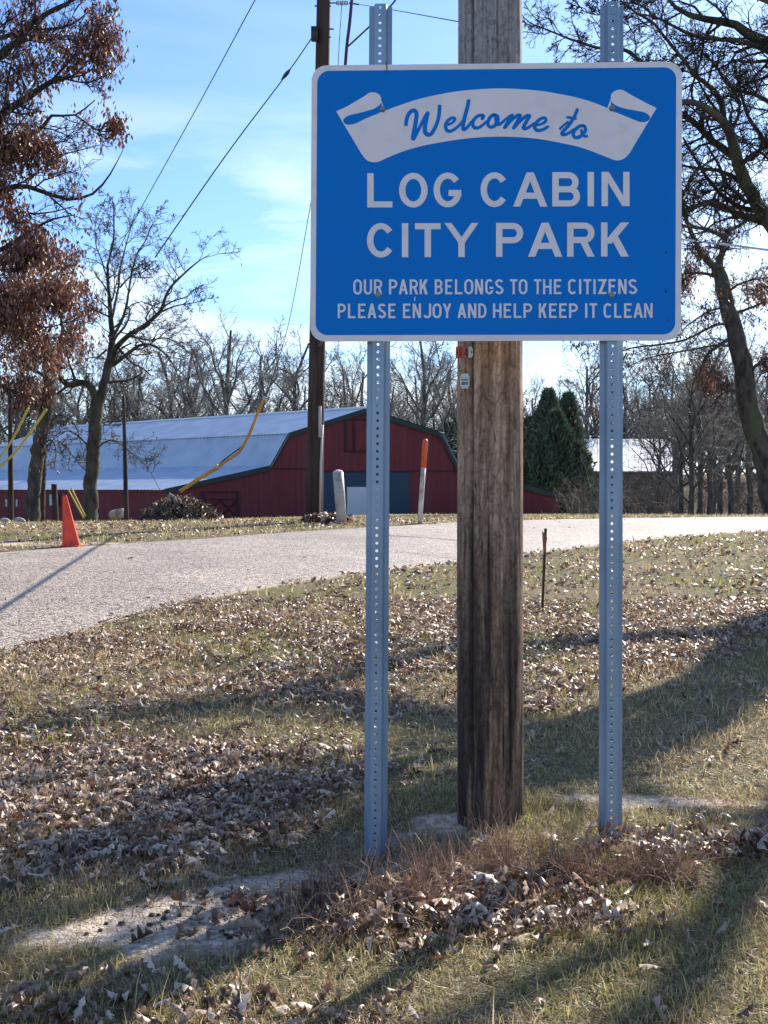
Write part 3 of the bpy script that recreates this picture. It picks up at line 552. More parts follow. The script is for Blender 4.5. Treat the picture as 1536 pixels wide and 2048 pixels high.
def sign_post(top, bot):
    (x0, y0), (x1, y1) = top, bot; Yw = (3.79 + .37 * KY) / (1 + KY * (x0 - CX) / F) + .006
    A = px(x0, y0, Yw); B = px(x1, y1, Yw + .004); ax = B - A; L = np.linalg.norm(ax); ax /= L
    lat = np.array([1., -KY * 0 + .0, 0]); lat -= ax * lat.dot(ax); lat /= np.linalg.norm(lat); dp = np.cross(lat, ax)  # towards / away from viewer
    if dp[1] < 0: dp = -dp
    pt = lambda u, d, s_: A + lat * u + dp * d + ax * s_ - SL
    mb = MB(); p = .0254; n = int(L / p); off = -.002; hw = .0145; hr_ = .0049; th = .0035
    # web with holes: front and back skins plus the hole walls
    for i in range(n):
        s0 = i * p; cen = s0 + p * .5; m = 16; ring = [(off + hr_ * math.cos(2 * math.pi * k / m), cen + hr_ * math.sin(2 * math.pi * k / m)) for k in range(m)]
        sq = []
        for k in range(m):
            a = 2 * math.pi * k / m; c, s_ = math.cos(a), math.sin(a); q = 1 / max(abs(c), abs(s_)); sq.append((c * q * hw, s0 + p / 2 + s_ * q * p / 2))
        for d_ in (0, th):
            mb.add([pt(u, d_, v) for u, v in ring + sq], [(k, (k + 1) % m, m + (k + 1) % m, m + k) for k in range(m)])
        mb.add([pt(u, 0, v) for u, v in ring] + [pt(u, th, v) for u, v in ring], [(k, (k + 1) % m, m + (k + 1) % m, m + k) for k in range(m)])
    Lx = n * p
    prof = [(hw, 0), (.0175, .0012), (.0215, .012), (.0245, .0245), (.0275, .0262), (.0385, .0262), (.0385, .0300), (.0262, .0300), (.0218, .0275), (.0175, .0150), (hw, th)]
    for sg in (1, -1):
        q = prof; k = len(q); mb.add([pt(sg * u, d_, 0) for u, d_ in q] + [pt(sg * u, d_, Lx) for u, d_ in q], [(i, i + 1, k + i + 1, k + i) for i in range(k - 1)] + [tuple(range(k)), tuple(range(k, 2 * k))])
    part('sign_post', mb, galv_m, sign)
sign_post((761.5, 7), (750.5, 1800)); sign_post((1227, 3), (1224, 1730))

# ------------------------------------------------------------------ weathered wooden pole behind the sign
PY = 4.08; pc = px(980, 1650, PY); R0 = .118
th_ = np.linspace(0, 2 * math.pi, 141)[:-1]; zz = np.concatenate([np.linspace(-.4, 3.2, 320), np.linspace(3.25, 9.2, 30)]); TH, ZZ = np.meshgrid(th_, zz)
rr_ = R0 * (1 + .0 * ZZ) - .0015 * np.clip(ZZ, 0, 9); nu = TH * 14
g1 = fbm(nu + 3, ZZ * 1.1, 81, 5); g2 = fbm(nu * 3, ZZ * 2.3 + 9, 83, 4)
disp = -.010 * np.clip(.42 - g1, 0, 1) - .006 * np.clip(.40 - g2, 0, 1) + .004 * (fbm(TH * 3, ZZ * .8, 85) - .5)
def crack(a0, z0, z1, w, dep, wob=.03, s_=1):
    global disp
    a = a0 + wob * (fbm(ZZ * 1.6, ZZ * 0 + s_, s_) - .5) * 2; dd = np.abs((TH - a + math.pi) % (2 * math.pi) - math.pi); m = np.clip((ZZ - z0) / .12, 0, 1) * np.clip((z1 - ZZ) / .12, 0, 1)
    disp = disp - dep * np.exp(-(dd / w) ** 2) * m
# viewer-side direction is -Y: angle 270 degrees
fr = 1.5 * math.pi
crack(fr - .66, -.2, 9, .030, .012, .04, 11); crack(fr - .12, .05, 2.6, .016, .007, .06, 12); crack(fr + .52, -.2, 3.2, .02, .008, .05, 13); crack(fr - .95, .6, 9, .018, .006, .03, 14)
crack(fr + .15, 2.3, 9, .014, .007, .03, 15); crack(fr + .75, -.2, 9, .02, .006, .03, 16); crack(fr - .32, 2.5, 9, .014, .006, .03, 17); crack(fr + .33, -.2, 1.4, .016, .006, .05, 18)
r2 = rr_ + disp; PV = np.stack([r2 * np.cos(TH), r2 * np.sin(TH), ZZ], -1); nt = len(th_); nzv = len(zz)
pi_ = np.arange(nt * nzv).reshape(nzv, nt); pf = np.stack([pi_[:-1], np.roll(pi_[:-1], -1, 1), np.roll(pi_[1:], -1, 1), pi_[1:]], -1).reshape(-1, 4)
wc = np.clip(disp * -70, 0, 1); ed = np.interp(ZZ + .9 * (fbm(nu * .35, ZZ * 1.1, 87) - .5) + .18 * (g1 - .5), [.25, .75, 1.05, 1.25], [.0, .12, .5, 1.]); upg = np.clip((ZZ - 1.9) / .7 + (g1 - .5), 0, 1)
pm = bpy.data.materials.new('weathered_pole_wood'); pm.use_nodes = True; n = pm.node_tree.nodes; l = pm.node_tree.links; b = n['Principled BSDF']; b.inputs['Roughness'].default_value = .85; b.inputs['Specular IOR Level'].default_value = .25
at = n.new('ShaderNodeAttribute'); at.attribute_name = 'Col'; sepc = n.new('ShaderNodeSeparateColor'); l.new(at.outputs['Color'], sepc.inputs[0])
tcg = n.new('ShaderNodeTexCoord'); mpn = n.new('ShaderNodeMapping'); mpn.inputs['Scale'].default_value = (1, 1, .085); l.new(tcg.outputs['Object'], mpn.inputs[0])
def nz2(s_, det=9, di=0., stretched=True):
    q = n.new('ShaderNodeTexNoise'); q.inputs['Scale'].default_value = s_; q.inputs['Detail'].default_value = det; q.inputs['Distortion'].default_value = di; q.inputs['Roughness'].default_value = .65
    l.new((mpn.outputs[0] if stretched else tcg.outputs['Object']), q.inputs['Vector']); return q.outputs['Fac']
fine = nz2(75, 9, .3); mid = nz2(16, 8, .8)
tan = ramp(fine, (.20, .135, .095), (.72, .53, .40)); tan2 = ramp(mid, (.42, .36, .31), (1.2, 1.15, 1.1))
q = n.new('ShaderNodeMixRGB'); q.blend_type = 'MULTIPLY'; q.inputs[0].default_value = 1; l.new(tan, q.inputs[1]); l.new(tan2, q.inputs[2])
mpk = n.new('ShaderNodeMapping'); mpk.inputs['Scale'].default_value = (1, 1, .32); l.new(tcg.outputs['Object'], mpk.inputs[0])
kn = n.new('ShaderNodeTexNoise'); kn.inputs['Scale'].default_value = 11; kn.inputs['Detail'].default_value = 3; kn.inputs['Distortion'].default_value = 1.2; l.new(mpk.outputs[0], kn.inputs['Vector'])
kr = n.new('ShaderNodeValToRGB'); l.new(kn.outputs['Fac'], kr.inputs[0]); ce = kr.color_ramp.elements; ce[0].position = .46; ce[0].color = (1, 1, 1, 1); ce[1].position = .56; ce[1].color = (1, 1, 1, 1); e3 = ce.new(.50); e3.color = (.62, .55, .5, 1); e4 = ce.new(.53); e4.color = (.8, .74, .7, 1)
qk = n.new('ShaderNodeMixRGB'); qk.blend_type = 'MULTIPLY'; qk.inputs[0].default_value = .9; l.new(q.outputs[0], qk.inputs[1]); l.new(kr.outputs[0], qk.inputs[2])
dark0 = ramp(fine, (.032, .023, .018), (.19, .136, .10)); pt = nz2(9, 7, 1.5); prr = ramp(pt, (.45, .45, .5), (2.6, 2.3, 2.0)); prr.node.color_ramp.elements[0].position = .48; prr.node.color_ramp.elements[1].position = .62
qd = n.new('ShaderNodeMixRGB'); qd.blend_type = 'MULTIPLY'; qd.inputs[0].default_value = 1; l.new(dark0, qd.inputs[1]); l.new(prr, qd.inputs[2]); dark = qd.outputs[0]; grey = ramp(fine, (.19, .17, .17), (.46, .42, .41))
d1 = mixn(sepc.outputs[1], dark, qk.outputs[0]); d2 = mixn(sepc.outputs[2], d1, grey)
hc = nz2(150, 4, .6); hr_n = n.new('ShaderNodeMapRange'); hr_n.inputs['From Min'].default_value = .60; hr_n.inputs['From Max'].default_value = .70; l.new(hc, hr_n.inputs['Value'])
blot = nz2(26, 6, 1.8, False); br_n = n.new('ShaderNodeValToRGB'); l.new(blot, br_n.inputs[0]); be = br_n.color_ramp.elements; be[0].position = .36; be[0].color = (.55, .5, .46, 1); be[1].position = .56; be[1].color = (1.12, 1.1, 1.08, 1)
qb = n.new('ShaderNodeMixRGB'); qb.blend_type = 'MULTIPLY'; qb.inputs[0].default_value = .75; l.new(d2, qb.inputs[1]); l.new(br_n.outputs[0], qb.inputs[2])
qh = n.new('ShaderNodeMixRGB'); l.new(hr_n.outputs[0], qh.inputs[0]); l.new(qb.outputs[0], qh.inputs[1]); qh.inputs[2].default_value = (.025, .018, .015, 1); d2 = qh.outputs[0]
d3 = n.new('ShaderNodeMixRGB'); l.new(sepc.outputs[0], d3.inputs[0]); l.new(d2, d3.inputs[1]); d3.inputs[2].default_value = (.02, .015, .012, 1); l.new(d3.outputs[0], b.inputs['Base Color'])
bp = n.new('ShaderNodeBump'); bp.inputs['Strength'].default_value = .9; bp.inputs['Distance'].default_value = .006; l.new(fine, bp.inputs['Height']); l.new(bp.outputs[0], b.inputs['Normal'])
wp = thing('wooden_pole', 'thick weathered wooden pole with a red number tag, standing directly behind the sign', 'pole', (pc[0], pc[1], 0))
obj('pole_shaft', mesh_np('pole_shaft', PV.reshape(-1, 3), [pf], [pm], True, np.stack([wc, ed, upg], -1).reshape(-1, 3)), wp)
def ppart(name, mb, m, label=None): mb.v = [tuple(np.array(p) - [pc[0], pc[1], 0]) for p in mb.v]; return part(name, mb, m, wp, False, label)
def on_pole(x, y, off=.004):           # point of the shaft's near side seen at pixel
    X = (x - CX) * (PY - .1) / F; dx = np.clip(X - pc[0], -.111, .111); Yp = PY - math.sqrt(.1165 ** 2 - dx ** 2) - off; return px(x, y, Yp)
red_m = mat('red_tag', (.50, .085, .05), (.40, .06, .04), 30, .5); tagw_m = mat('tag_white', (.55, .56, .52), rough=.5); ink_m = mat('tag_ink', (.07, .01, .015), rough=.6); ink2 = mat('barcode_ink', (.14, .15, .16), rough=.6)
def curved(mb, pts_top, pts_bot, off): # strip following the shaft
    k = len(pts_top); mb.add([on_pole(*p, off) for p in pts_top + pts_bot], [(i, i + 1, k + i + 1, k + i) for i in range(k - 1)])
mb = MB(); curved(mb, [(911.5, 694.5), (913, 693), (920, 693), (930, 693), (937, 693)], [(911.5, 714), (914, 716), (920, 716), (930, 716), (937, 716)], .006); tg = ppart('number_tag', mb, red_m, 'red number tag reading -14')
mb = MB(); curved(mb, [(937, 693), (943, 693), (946, 698)], [(937, 715.5), (943, 715.5), (946, 711)], .006); ppart('tag_end', mb, tagw_m)
mb = MB(); mb.poly([on_pole(943.2 + 1.6 * math.cos(a), 704 + 2.4 * math.sin(a), .0065) for a in np.linspace(0, 6.28, 9)[:-1]]); ppart('tag_hole', mb, ink_m); mb = MB()
bar = lambda x0, y0, x1, y1, w_=1.2: mb.poly([on_pole(x0 - w_, y0, .007), on_pole(x0 + w_, y0, .007), on_pole(x1 + w_, y1, .007), on_pole(x1 - w_, y1, .007)])
mb.poly([on_pole(913.2, 704, .007), on_pole(917, 704, .007), on_pole(917, 706, .007), on_pole(913.2, 706, .007)]); ppart('tag_mark', mb, ink_m); mb = MB(); bar(922, 696, 922.3, 714); ppart('tag_digit', mb, ink_m); mb = MB(); bar(932.6, 696, 929.7, 709, .8); bar(933, 696, 933.6, 714, 1.); mb.poly([on_pole(929, 708.3, .0072), on_pole(935.5, 708.3, .0072), on_pole(935.5, 710.2, .0072), on_pole(929, 710.2, .0072)])
ppart('tag_digit', mb, ink_m)
mb = MB(); curved(mb, [(920.2, 751), (922.8, 751), (922.8, 747), (930, 747), (937, 747), (937, 751), (939, 751)], [(920.2, 772.5), (922.8, 772.5), (922.8, 777), (930, 777), (937, 777), (937, 772.5), (939, 772.5)], .006); ppart('barcode_tag', mb, tagw_m, 'small white barcode tag')
mb = MB()
for y0, y1, st in ((753.8, 754.8, 13), (757.5, 761, 1.6), (763.5, 770, 1.25)):
    x = 922.8
    while x < 936: mb.poly([on_pole(x, y0, .007), on_pole(min(x + st * .75, 936), y0, .007), on_pole(min(x + st * .75, 936), y1, .007), on_pole(x, y1, .007)]); x += st if st > 10 else st * random.uniform(.9, 1.7)
ppart('barcode', mb, ink2)

# ------------------------------------------------------------------ trees
def polyl(P, R, K):
    P = np.asarray(P, float); R = np.asarray(R, float); d = np.concatenate([[0], np.cumsum(np.linalg.norm(np.diff(P, axis=0), axis=1))]); t = np.linspace(0, d[-1], K)
    return np.stack([np.interp(t, d, P[:, k]) for k in range(3)], 1), np.interp(t, d, R)
def children(P, R, m, lr, ang, K, r, t0=.2, up=.1, jit=.22, rmul=.55, rmin=.002, down=0., cap=None):
    N, KP, _ = P.shape; L = np.linalg.norm(np.diff(P, axis=1), axis=2).sum(1)
    t = t0 + (1 - t0) * (np.arange(m)[None] + r.random((N, m))) / m; t = t.ravel(); pi = np.repeat(np.arange(N), m)
    s = np.clip(t, 0, .999) * (KP - 1); i = s.astype(int); fr_ = (s - i)[:, None]
    P0 = P[pi, i] * (1 - fr_) + P[pi, i + 1] * fr_; r0 = (R[pi, i] * (1 - fr_[:, 0]) + R[pi, i + 1] * fr_[:, 0]) * rmul
    T = P[pi, i + 1] - P[pi, i]; T /= np.linalg.norm(T, axis=1, keepdims=True) + 1e-9
    n = len(t); q = r.normal(0, 1, (n, 3)); q -= (q * T).sum(1, keepdims=True) * T; q /= np.linalg.norm(q, axis=1, keepdims=True)
    a = np.radians(ang * (.65 + .7 * r.random(n)))[:, None]; D = np.cos(a) * T + np.sin(a) * q
    ln = L[pi] * lr * (1.15 - .7 * t) * (.55 + .8 * r.random(n))
    if cap: ln = np.minimum(ln, cap * (.6 + .6 * r.random(n)))
    C = np.zeros((n, K, 3)); C[:, 0] = P0; g = r.normal(0, jit * .5, (n, 3))
    for k in range(1, K):
        D = D + r.normal(0, jit, (n, 3)) + g + [0, 0, up - down]; D /= np.linalg.norm(D, axis=1, keepdims=True); C[:, k] = C[:, k - 1] + D * (ln / (K - 1))[:, None]
    r0 = np.maximum(np.minimum(r0, ln * .045), rmin); RR = r0[:, None] * np.linspace(1, .35, K)[None]; RR = np.maximum(RR, rmin * .7)
    return C, RR
def build_tree(root, trunk_limbs, levels, seed, tm, cm, org, sides=(12, 6, 4, 3, 3), keep=None):
    """trunk_limbs: list of (points, radii); levels: dicts for children()."""
    r = np.random.default_rng(seed); K0 = 26; P = []; R = []
    for p, q in trunk_limbs: a, b = polyl(p, q, K0); P.append(a); R.append(b)
    P = np.array(P); R = np.array(R); n_ = r.normal(0, .10, P.shape) * R[..., None]; n_[:, 0] = 0; P = P + n_
    v, f = tubes(P - org, R * (1 + .03 * r.normal(0, 1, R.shape)), sides[0]); obj('trunk', mesh_np('trunk', v, [f], [tm], True), root)
    vs = []; fs = []; b = 0; cur = (P, R)
    if P.shape[0]: tr0 = [k for k, (p, q) in enumerate(trunk_limbs)]
    last = None; allt = []
    for k, lv in enumerate(levels):
        lv = dict(lv); skip = lv.pop('skip', 0)
        src = (cur[0][skip:], cur[1][skip:]); cur = children(src[0], src[1], r=r, **lv)
        if keep is not None:
            m = keep(cur[0][:, -1], k); cur = (cur[0][m], cur[1][m])
        v, f = tubes(cur[0] - org, cur[1], sides[min(k + 1, len(sides) - 1)]); vs.append(v); fs.append(f + b); b += len(v); allt.append(cur[0])
    me = mesh_np('crown', np.concatenate(vs), [np.concatenate(fs)], [cm], True); obj('crown', me, root)
    return allt
def hang_leaves(root, pts, org, size, seed, m, name='leaves', n_per=3):
    r = np.random.default_rng(seed); P = np.repeat(pts, n_per, 0); N = len(P); P = P + r.normal(0, size * 1.0, (N, 3)); L = size * (.6 + .8 * r.random(N)); w = L * .17 * (.6 + .8 * r.random(N))
    D = np.stack([r.normal(0, .45, N), r.normal(0, .45, N), -np.ones(N)], 1); D /= np.linalg.norm(D, axis=1, keepdims=True)
    s_ = np.cross(D, r.normal(0, 1, (N, 3))); s_ /= np.linalg.norm(s_, axis=1, keepdims=True); nn = np.cross(D, s_)
    M = P + D * (L * .45)[:, None]; E = P + D * L[:, None] + nn * (L * .15 * r.normal(0, 1, N))[:, None]
    V = np.stack([P, M + s_ * w[:, None] + nn * (w * .7)[:, None], E, M - s_ * w[:, None] + nn * (w * .7)[:, None], M], 1).reshape(-1, 3) - org; i = np.arange(N)[:, None] * 5
    pal = np.array([[.25, .105, .07], [.16, .08, .06], [.36, .20, .145], [.11, .06, .05]]); c = pal[r.choice(4, N)] * (.7 + .6 * r.random(N))[:, None]
    me = mesh_np(name, V, [i + np.array([0, 1, 4]), i + np.array([1, 2, 4]), i + np.array([4, 2, 3]), i + np.array([0, 4, 3])], [m], False, np.repeat(c, 5, 0)); o = obj(name, me, root); o['kind'] = 'stuff'; return o
bark = mat('bark', (.045, .038, .032), (.12, .105, .085), 6, .95, 1.0, 30, (1, 1, .35), spec=.15, bdist=.03, c3=(.10, .11, .06), s3=2.2)
bark_d = mat('bark_dark', (.028, .022, .022), (.07, .058, .05), 8, .9, .6, 30, (1, 1, .4), spec=.2, bdist=.02)
twig_m = mat('twigs', (.050, .041, .036), (.11, .092, .078), 3, .8, spec=.3)
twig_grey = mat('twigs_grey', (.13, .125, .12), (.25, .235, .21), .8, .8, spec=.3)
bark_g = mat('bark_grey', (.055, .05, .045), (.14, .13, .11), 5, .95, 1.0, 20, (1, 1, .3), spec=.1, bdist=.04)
hleaf_m = mat('hanging_leaf', (1, .95, .9), (.75, .7, .65), 3, .45, spec=.5, transl=.28, attr=True)
def trace(pts, Y, w0, w1, dY=0, rng_=None):
    """pixel outline of a limb at depth Y (+dY towards its tip); widths in pixels."""
    n = len(pts); P = [px(x, y, Y + dY * i / (n - 1)) for i, (x, y) in enumerate(pts)]; R = [(w0 + (w1 - w0) * i / (n - 1)) * Y / F / 2 for i in range(n)]; return P, R
def spline_px(pts, n=4): return [tuple(p) for p in cr_(pts, n)] if len(pts) > 2 else pts

# near bare tree left of the barn
Yt = 32; b0 = px(180, 1048, Yt); g0 = gh(b0[0], b0[1]); org = np.array([b0[0], Yt, float(g0)])
t1 = thing('bare_oak_tree', 'bare forked oak tree standing in front of the long metal barn roof', 'tree', org)
LM = []
def T(pts, w0, w1, dY=0): LM.append(trace(spline_px(pts), Yt, w0, w1, dY * Yt / 30))
T([(178, 1052), (181, 1035), (183, 960), (188, 880), (193, 820), (200, 790)], 31, 24)
LM[0][1][0] *= 1.25
T([(197, 800), (204, 785), (213, 745), (221.7, 712), (224, 690), (223, 663), (220.6, 623), (217, 579), (215, 530)], 22, 5, .6)
T([(215, 532), (226, 486), (228, 453), (227, 413), (224, 392)], 5, 1)
T([(196, 805), (186, 783), (175, 769), (162, 765), (137, 769), (120, 756), (106, 745), (100, 722), (105, 700), (116, 688)], 17, 5, -1)
T([(152, 767), (146, 748), (138, 725), (132, 700), (134, 680)], 6, 2, -1)
T([(224, 722), (233, 694), (259, 670), (290, 650), (321, 623), (330, 597), (343, 572), (377, 539), (398, 522), (420, 509)], 12, 1, -2)
T([(321, 625), (350, 612), (380, 607), (410, 600)], 4, .8, -1)
T([(226, 730), (250, 712), (277, 692), (304, 690), (332, 710), (350, 736)], 9, 2, -2)
T([(259, 672), (300, 680), (330, 676), (360, 690), (385, 712)], 5, 1, 2)
T([(223, 640), (232, 600), (237, 572), (241, 535), (252, 490), (262, 455), (270, 425)], 6, 1, 1.5)
T([(240, 575), (262, 552), (285, 545), (312, 525)], 4, .8, -1)
T([(226, 672), (244, 641), (255, 601), (259, 572), (272, 513), (292, 480), (304, 450), (318, 435)], 6.5, .8, -1.5)
T([(219, 765), (237, 763), (259, 760), (284, 747)], 6, 2, -1)
T([(196, 830), (212, 850), (232, 838), (250, 826)], 4, 1.2, 1)
T([(190, 900), (222, 880), (262, 905), (298, 940), (322, 985)], 3.5, .8, -2)
T([(187, 905), (165, 880), (140, 862), (110, 872), (96, 905)], 4, 1, -2)
T([(186, 950), (165, 935), (140, 905), (125, 890)], 3, .8, 1); T([(212, 700), (195, 715), (178, 716), (160, 740)], 4, 1, 1)
T([(215, 560), (203, 520), (192, 490), (190, 450), (196, 420)], 3.5, .8, 1)
ends = build_tree(t1, LM, [dict(m=11, lr=.40, ang=48, K=6, up=.05, jit=.28, rmul=.5, rmin=.009, skip=1, cap=1.7), dict(m=6, lr=.52, ang=45, K=5, up=.03, jit=.3, rmin=.007), dict(m=5, lr=.52, ang=45, K=4, up=.02, jit=.3, rmin=.0055), dict(m=3, lr=.7, ang=42, K=2, up=.02, jit=.25, rmin=.0045)], 11, bark, twig_m, org, keep=lambda E, k: E[:, 2] > 1.6)
hang_leaves(t1, ends[1][::13, -1], org, .10, 12, hleaf_m, n_per=1)

# leaf-holding oak reaching in from the left (trunk outside the frame)
Yn = 14; o2 = np.array([-6.6, Yn, float(gh(-6.6, Yn))]); t2 = thing('leafy_oak_tree', 'oak holding its rusty brown winter leaves, reaching in from the left edge', 'tree', o2)
Yt = Yn; LM = []
T([(-316, 1130), (-315, 900), (-305, 600), (-290, 300), (-270, 20), (-250, -300)], 75, 22)
T([(-290, 330), (-120, 200), (0, 113), (39, 74), (98, 24), (140, 4), (170, -20)], 20, 4, .5); T([(-290, 250), (-100, 110), (0, 76), (53, 60), (110, 58), (150, 45), (190, 12)], 14, 2, 1)
T([(-300, 480), (-120, 330), (0, 232), (49, 199), (94, 168), (120, 155)], 22, 8, 0); T([(94, 170), (145, 152), (176, 121), (195, 84), (212, 45), (234, 10)], 5, 1, .5); T([(96, 168), (128, 135), (160, 95), (188, 62), (210, 30)], 5, 1, -.5)
T([(-300, 520), (-120, 340), (0, 281), (39, 281), (84, 256), (98, 232), (150, 230), (190, 200)], 16, 2, -.4); T([(-40, 380), (6, 225), (17, 152), (39, 68), (51, 0), (60, -60)], 6, 3, -.6)
T([(115, 156), (165, 150), (205, 118), (244, 60)], 5, 1, .3); T([(120, 155), (170, 165), (215, 150), (248, 120)], 4, .8, -.6); T([(150, 230), (200, 262), (238, 255), (262, 230)], 4, .8, .5)
T([(-300, 600), (-140, 460), (0, 385), (45, 372), (90, 385), (140, 400), (190, 385), (222, 345), (246, 300)], 16, 1.2, 0)
T([(-305, 700), (-140, 560), (0, 500), (50, 470), (100, 440), (150, 430)], 16, 2, .6); T([(-305, 720), (-140, 620), (0, 580), (60, 560), (120, 575), (175, 600)], 15, 1.5, -.5)
T([(-305, 800), (-140, 700), (-20, 670), (40, 640), (90, 655), (150, 640)], 13, 1.5, .4)
T([(-300, 540), (-150, 420), (-40, 310), (30, 300), (110, 310), (200, 290)], 12, 1.5, 1.2)
def k2_(E, k):
    x, y = CX + F * E[:, 0] / E[:, 1], HY - F * (E[:, 2] - CAMZ) / E[:, 1]
    lim = np.interp(y, [-200, 0, 160, 330, 420, 560, 640, 760, 830], [250, 240, 225, 235, 190, 200, 195, 120, 60]); return (x < lim + 15 * np.sin(y * .13)) & (y < 850)
ends = build_tree(t2, LM, [dict(m=12, lr=.30, ang=45, K=6, up=.07, jit=.22, rmul=.45, rmin=.006, skip=1, cap=1.6, t0=.25), dict(m=7, lr=.6, ang=40, K=5, up=.06, jit=.18, rmin=.0045), dict(m=7, lr=.55, ang=36, K=3, up=.05, jit=.12, rmin=.0035)], 21, bark_d, bark_d, o2, keep=k2_)
E = ends[2][:, -1]; x_, y_ = CX + F * E[:, 0] / E[:, 1], HY - F * (E[:, 2] - CAMZ) / E[:, 1]; r = np.random.default_rng(5)
cl = fbm(E[:, 0] * 2.6 + 40, E[:, 2] * 2.6 + 40, 111, 3); pr = np.interp(y_, [0, 120, 170, 260, 420, 900], [.10, .2, .55, .95, 1, 1]) * np.clip((cl - .36) * 6, 0, 1.1) * np.clip((x_ + 500) / 400, .2, 1)
hang_leaves(t2, E[r.random(len(E)) < pr], o2, .075, 22, hleaf_m, n_per=10)

# second leaf-holding oak, its trunk beside the dark poles
Yt = 30; b0 = px(72, 1050, Yt); o3 = np.array([b0[0], Yt, float(gh(b0[0], b0[1]))]); t3 = thing('leafy_oak_tree', 'leaning oak trunk beside the dark poles, crown still full of brown leaves', 'tree', o3); LM = []
T([(68, 1056), (66, 1030), (70, 960), (78, 890), (90, 830), (97, 790), (98, 760)], 30, 22); LM[0][1][0] *= 1.2
T([(97, 800), (92, 740), (80, 680), (60, 620), (50, 560)], 14, 4, -1); T([(98, 780), (115, 730), (125, 670), (120, 600), (135, 540)], 12, 3, 1); T([(90, 830), (60, 800), (25, 780), (-20, 760)], 8, 3, -1)
T([(97, 760), (70, 740), (30, 720), (-10, 700)], 8, 2, 1); T([(120, 650), (150, 630), (180, 620), (205, 625)], 6, 1.5, -.5); T([(85, 700), (40, 660), (0, 640)], 6, 2, 1); T([(92, 850), (120, 830), (150, 850), (165, 900)], 5, 1.5, 1)
T([(95, 790), (75, 775), (50, 790), (30, 800)], 5, 1.5, -1.5); T([(76, 900), (100, 880), (112, 900), (108, 940)], 4, 1, -1); T([(120, 610), (140, 570), (150, 530), (165, 500)], 5, 1.5, -1)
def k3_(E, k):
    x, y = CX + F * E[:, 0] / E[:, 1], HY - F * (E[:, 2] - CAMZ) / E[:, 1]; return (x < np.interp(y, [430, 560, 620, 700, 780, 840, 1000], [150, 170, 215, 190, 150, 110, 130]))
ends = build_tree(t3, LM, [dict(m=10, lr=.4, ang=50, K=6, up=.02, jit=.25, rmul=.5, rmin=.006, skip=1, cap=2.), dict(m=6, lr=.5, ang=45, K=5, up=0, jit=.25, rmin=.004), dict(m=5, lr=.5, ang=40, K=4, up=0, jit=.2, rmin=.003)], 31, bark, bark_d, o3, keep=k3_)
E = ends[2][:, -1]; x_, y_ = CX + F * E[:, 0] / E[:, 1], HY - F * (E[:, 2] - CAMZ) / E[:, 1]; cl = fbm(E[:, 0] * 1.4 + 40, E[:, 2] * 1.4 + 40, 113, 3)
pr = np.where(y_ < 822 - .0 * x_, np.clip((cl - .33) * 5, 0, 1), .06 * (x_ > 60)) * np.interp(x_, [-200, 0, 130, 220], [.4, 1, 1, .7])
hang_leaves(t3, E[r.random(len(E)) < pr], o3, .115, 32, hleaf_m, n_per=6)

# big trees at the right edge
Yt = 42; b0 = px(1552, 1034, Yt); o4 = np.array([b0[0], Yt, float(gh(b0[0], b0[1]))]); t4 = thing('leaning_oak_tree', 'tall oak with a thick leaning trunk and a burl, at the right edge', 'tree', o4); LM = []
T([(1556, 1042), (1546, 1000), (1532, 930), (1516, 877), (1500, 820), (1492, 763), (1481, 707), (1470, 664), (1458, 625), (1449, 593), (1443, 559), (1434, 538)], 52, 25); LM[0][1][0] *= 1.3
T([(1436, 542), (1420, 525), (1407, 512), (1396, 494), (1385, 470)], 16, 8, -1); T([(1436, 545), (1442, 514), (1447, 490), (1452, 461)], 15, 10, 1)
T([(1450, 470), (1430, 465), (1409, 457), (1366, 451), (1330, 440), (1290, 430)], 11, 3, -2); T([(1385, 472), (1370, 430), (1362, 400), (1374, 375), (1386, 350), (1409, 330), (1437, 311)], 9, 5, -.5)
T([(1452, 465), (1480, 450), (1510, 430), (1545, 410)], 9, 3, 1); T([(1448, 590), (1475, 570), (1505, 560), (1540, 555)], 6, 2, -1); T([(1460, 630), (1495, 618), (1530, 605), (1570, 600)], 7, 3, 1); T([(1443, 560), (1415, 548), (1385, 546), (1358, 550)], 8, 3, 1)
T([(1456, 612), (1420, 622), (1390, 640), (1362, 662)], 5, 2, -1); T([(1470, 668), (1440, 690), (1412, 712), (1400, 745)], 8, 2, -1); T([(1480, 700), (1440, 690), (1380, 700), (1300, 715), (1240, 740)], 6, 1, -2); T([(1492, 780), (1465, 782), (1440, 790), (1425, 812)], 6, 2, -1); T([(1489, 750), (1530, 720), (1570, 710)], 8, 4, 0)
T([(1466, 650), (1430, 650), (1370, 680), (1310, 690), (1250, 700), (1190, 740), (1160, 790)], 6, 1, -3)
def k4_(E, k): x, y = CX + F * E[:, 0] / E[:, 1], HY - F * (E[:, 2] - CAMZ) / E[:, 1]; return (y < 905) & (x > 1120)
ends = build_tree(t4, LM, [dict(m=13, lr=.5, ang=52, K=6, up=.04, jit=.28, rmul=.45, rmin=.012, skip=1, cap=2.9), dict(m=6, lr=.52, ang=45, K=5, up=.02, jit=.3, rmin=.009), dict(m=5, lr=.52, ang=45, K=4, up=.02, jit=.3, rmin=.008), dict(m=3, lr=.7, ang=42, K=2, up=0, jit=.2, rmin=.006)], 41, bark, twig_m, o4, keep=k4_)
E = ends[2][:, -1]; x_, y_ = CX + F * E[:, 0] / E[:, 1], HY - F * (E[:, 2] - CAMZ) / E[:, 1]; cl = fbm(E[:, 0] * 1.3 + 40, E[:, 2] * 1.3 + 40, 117, 3)
pr = np.interp(y_, [350, 430, 520, 640, 760, 830, 850], [0, .1, .35, .6, .5, .2, 0]) * np.clip((cl - .46) * 7, 0, 1.2)
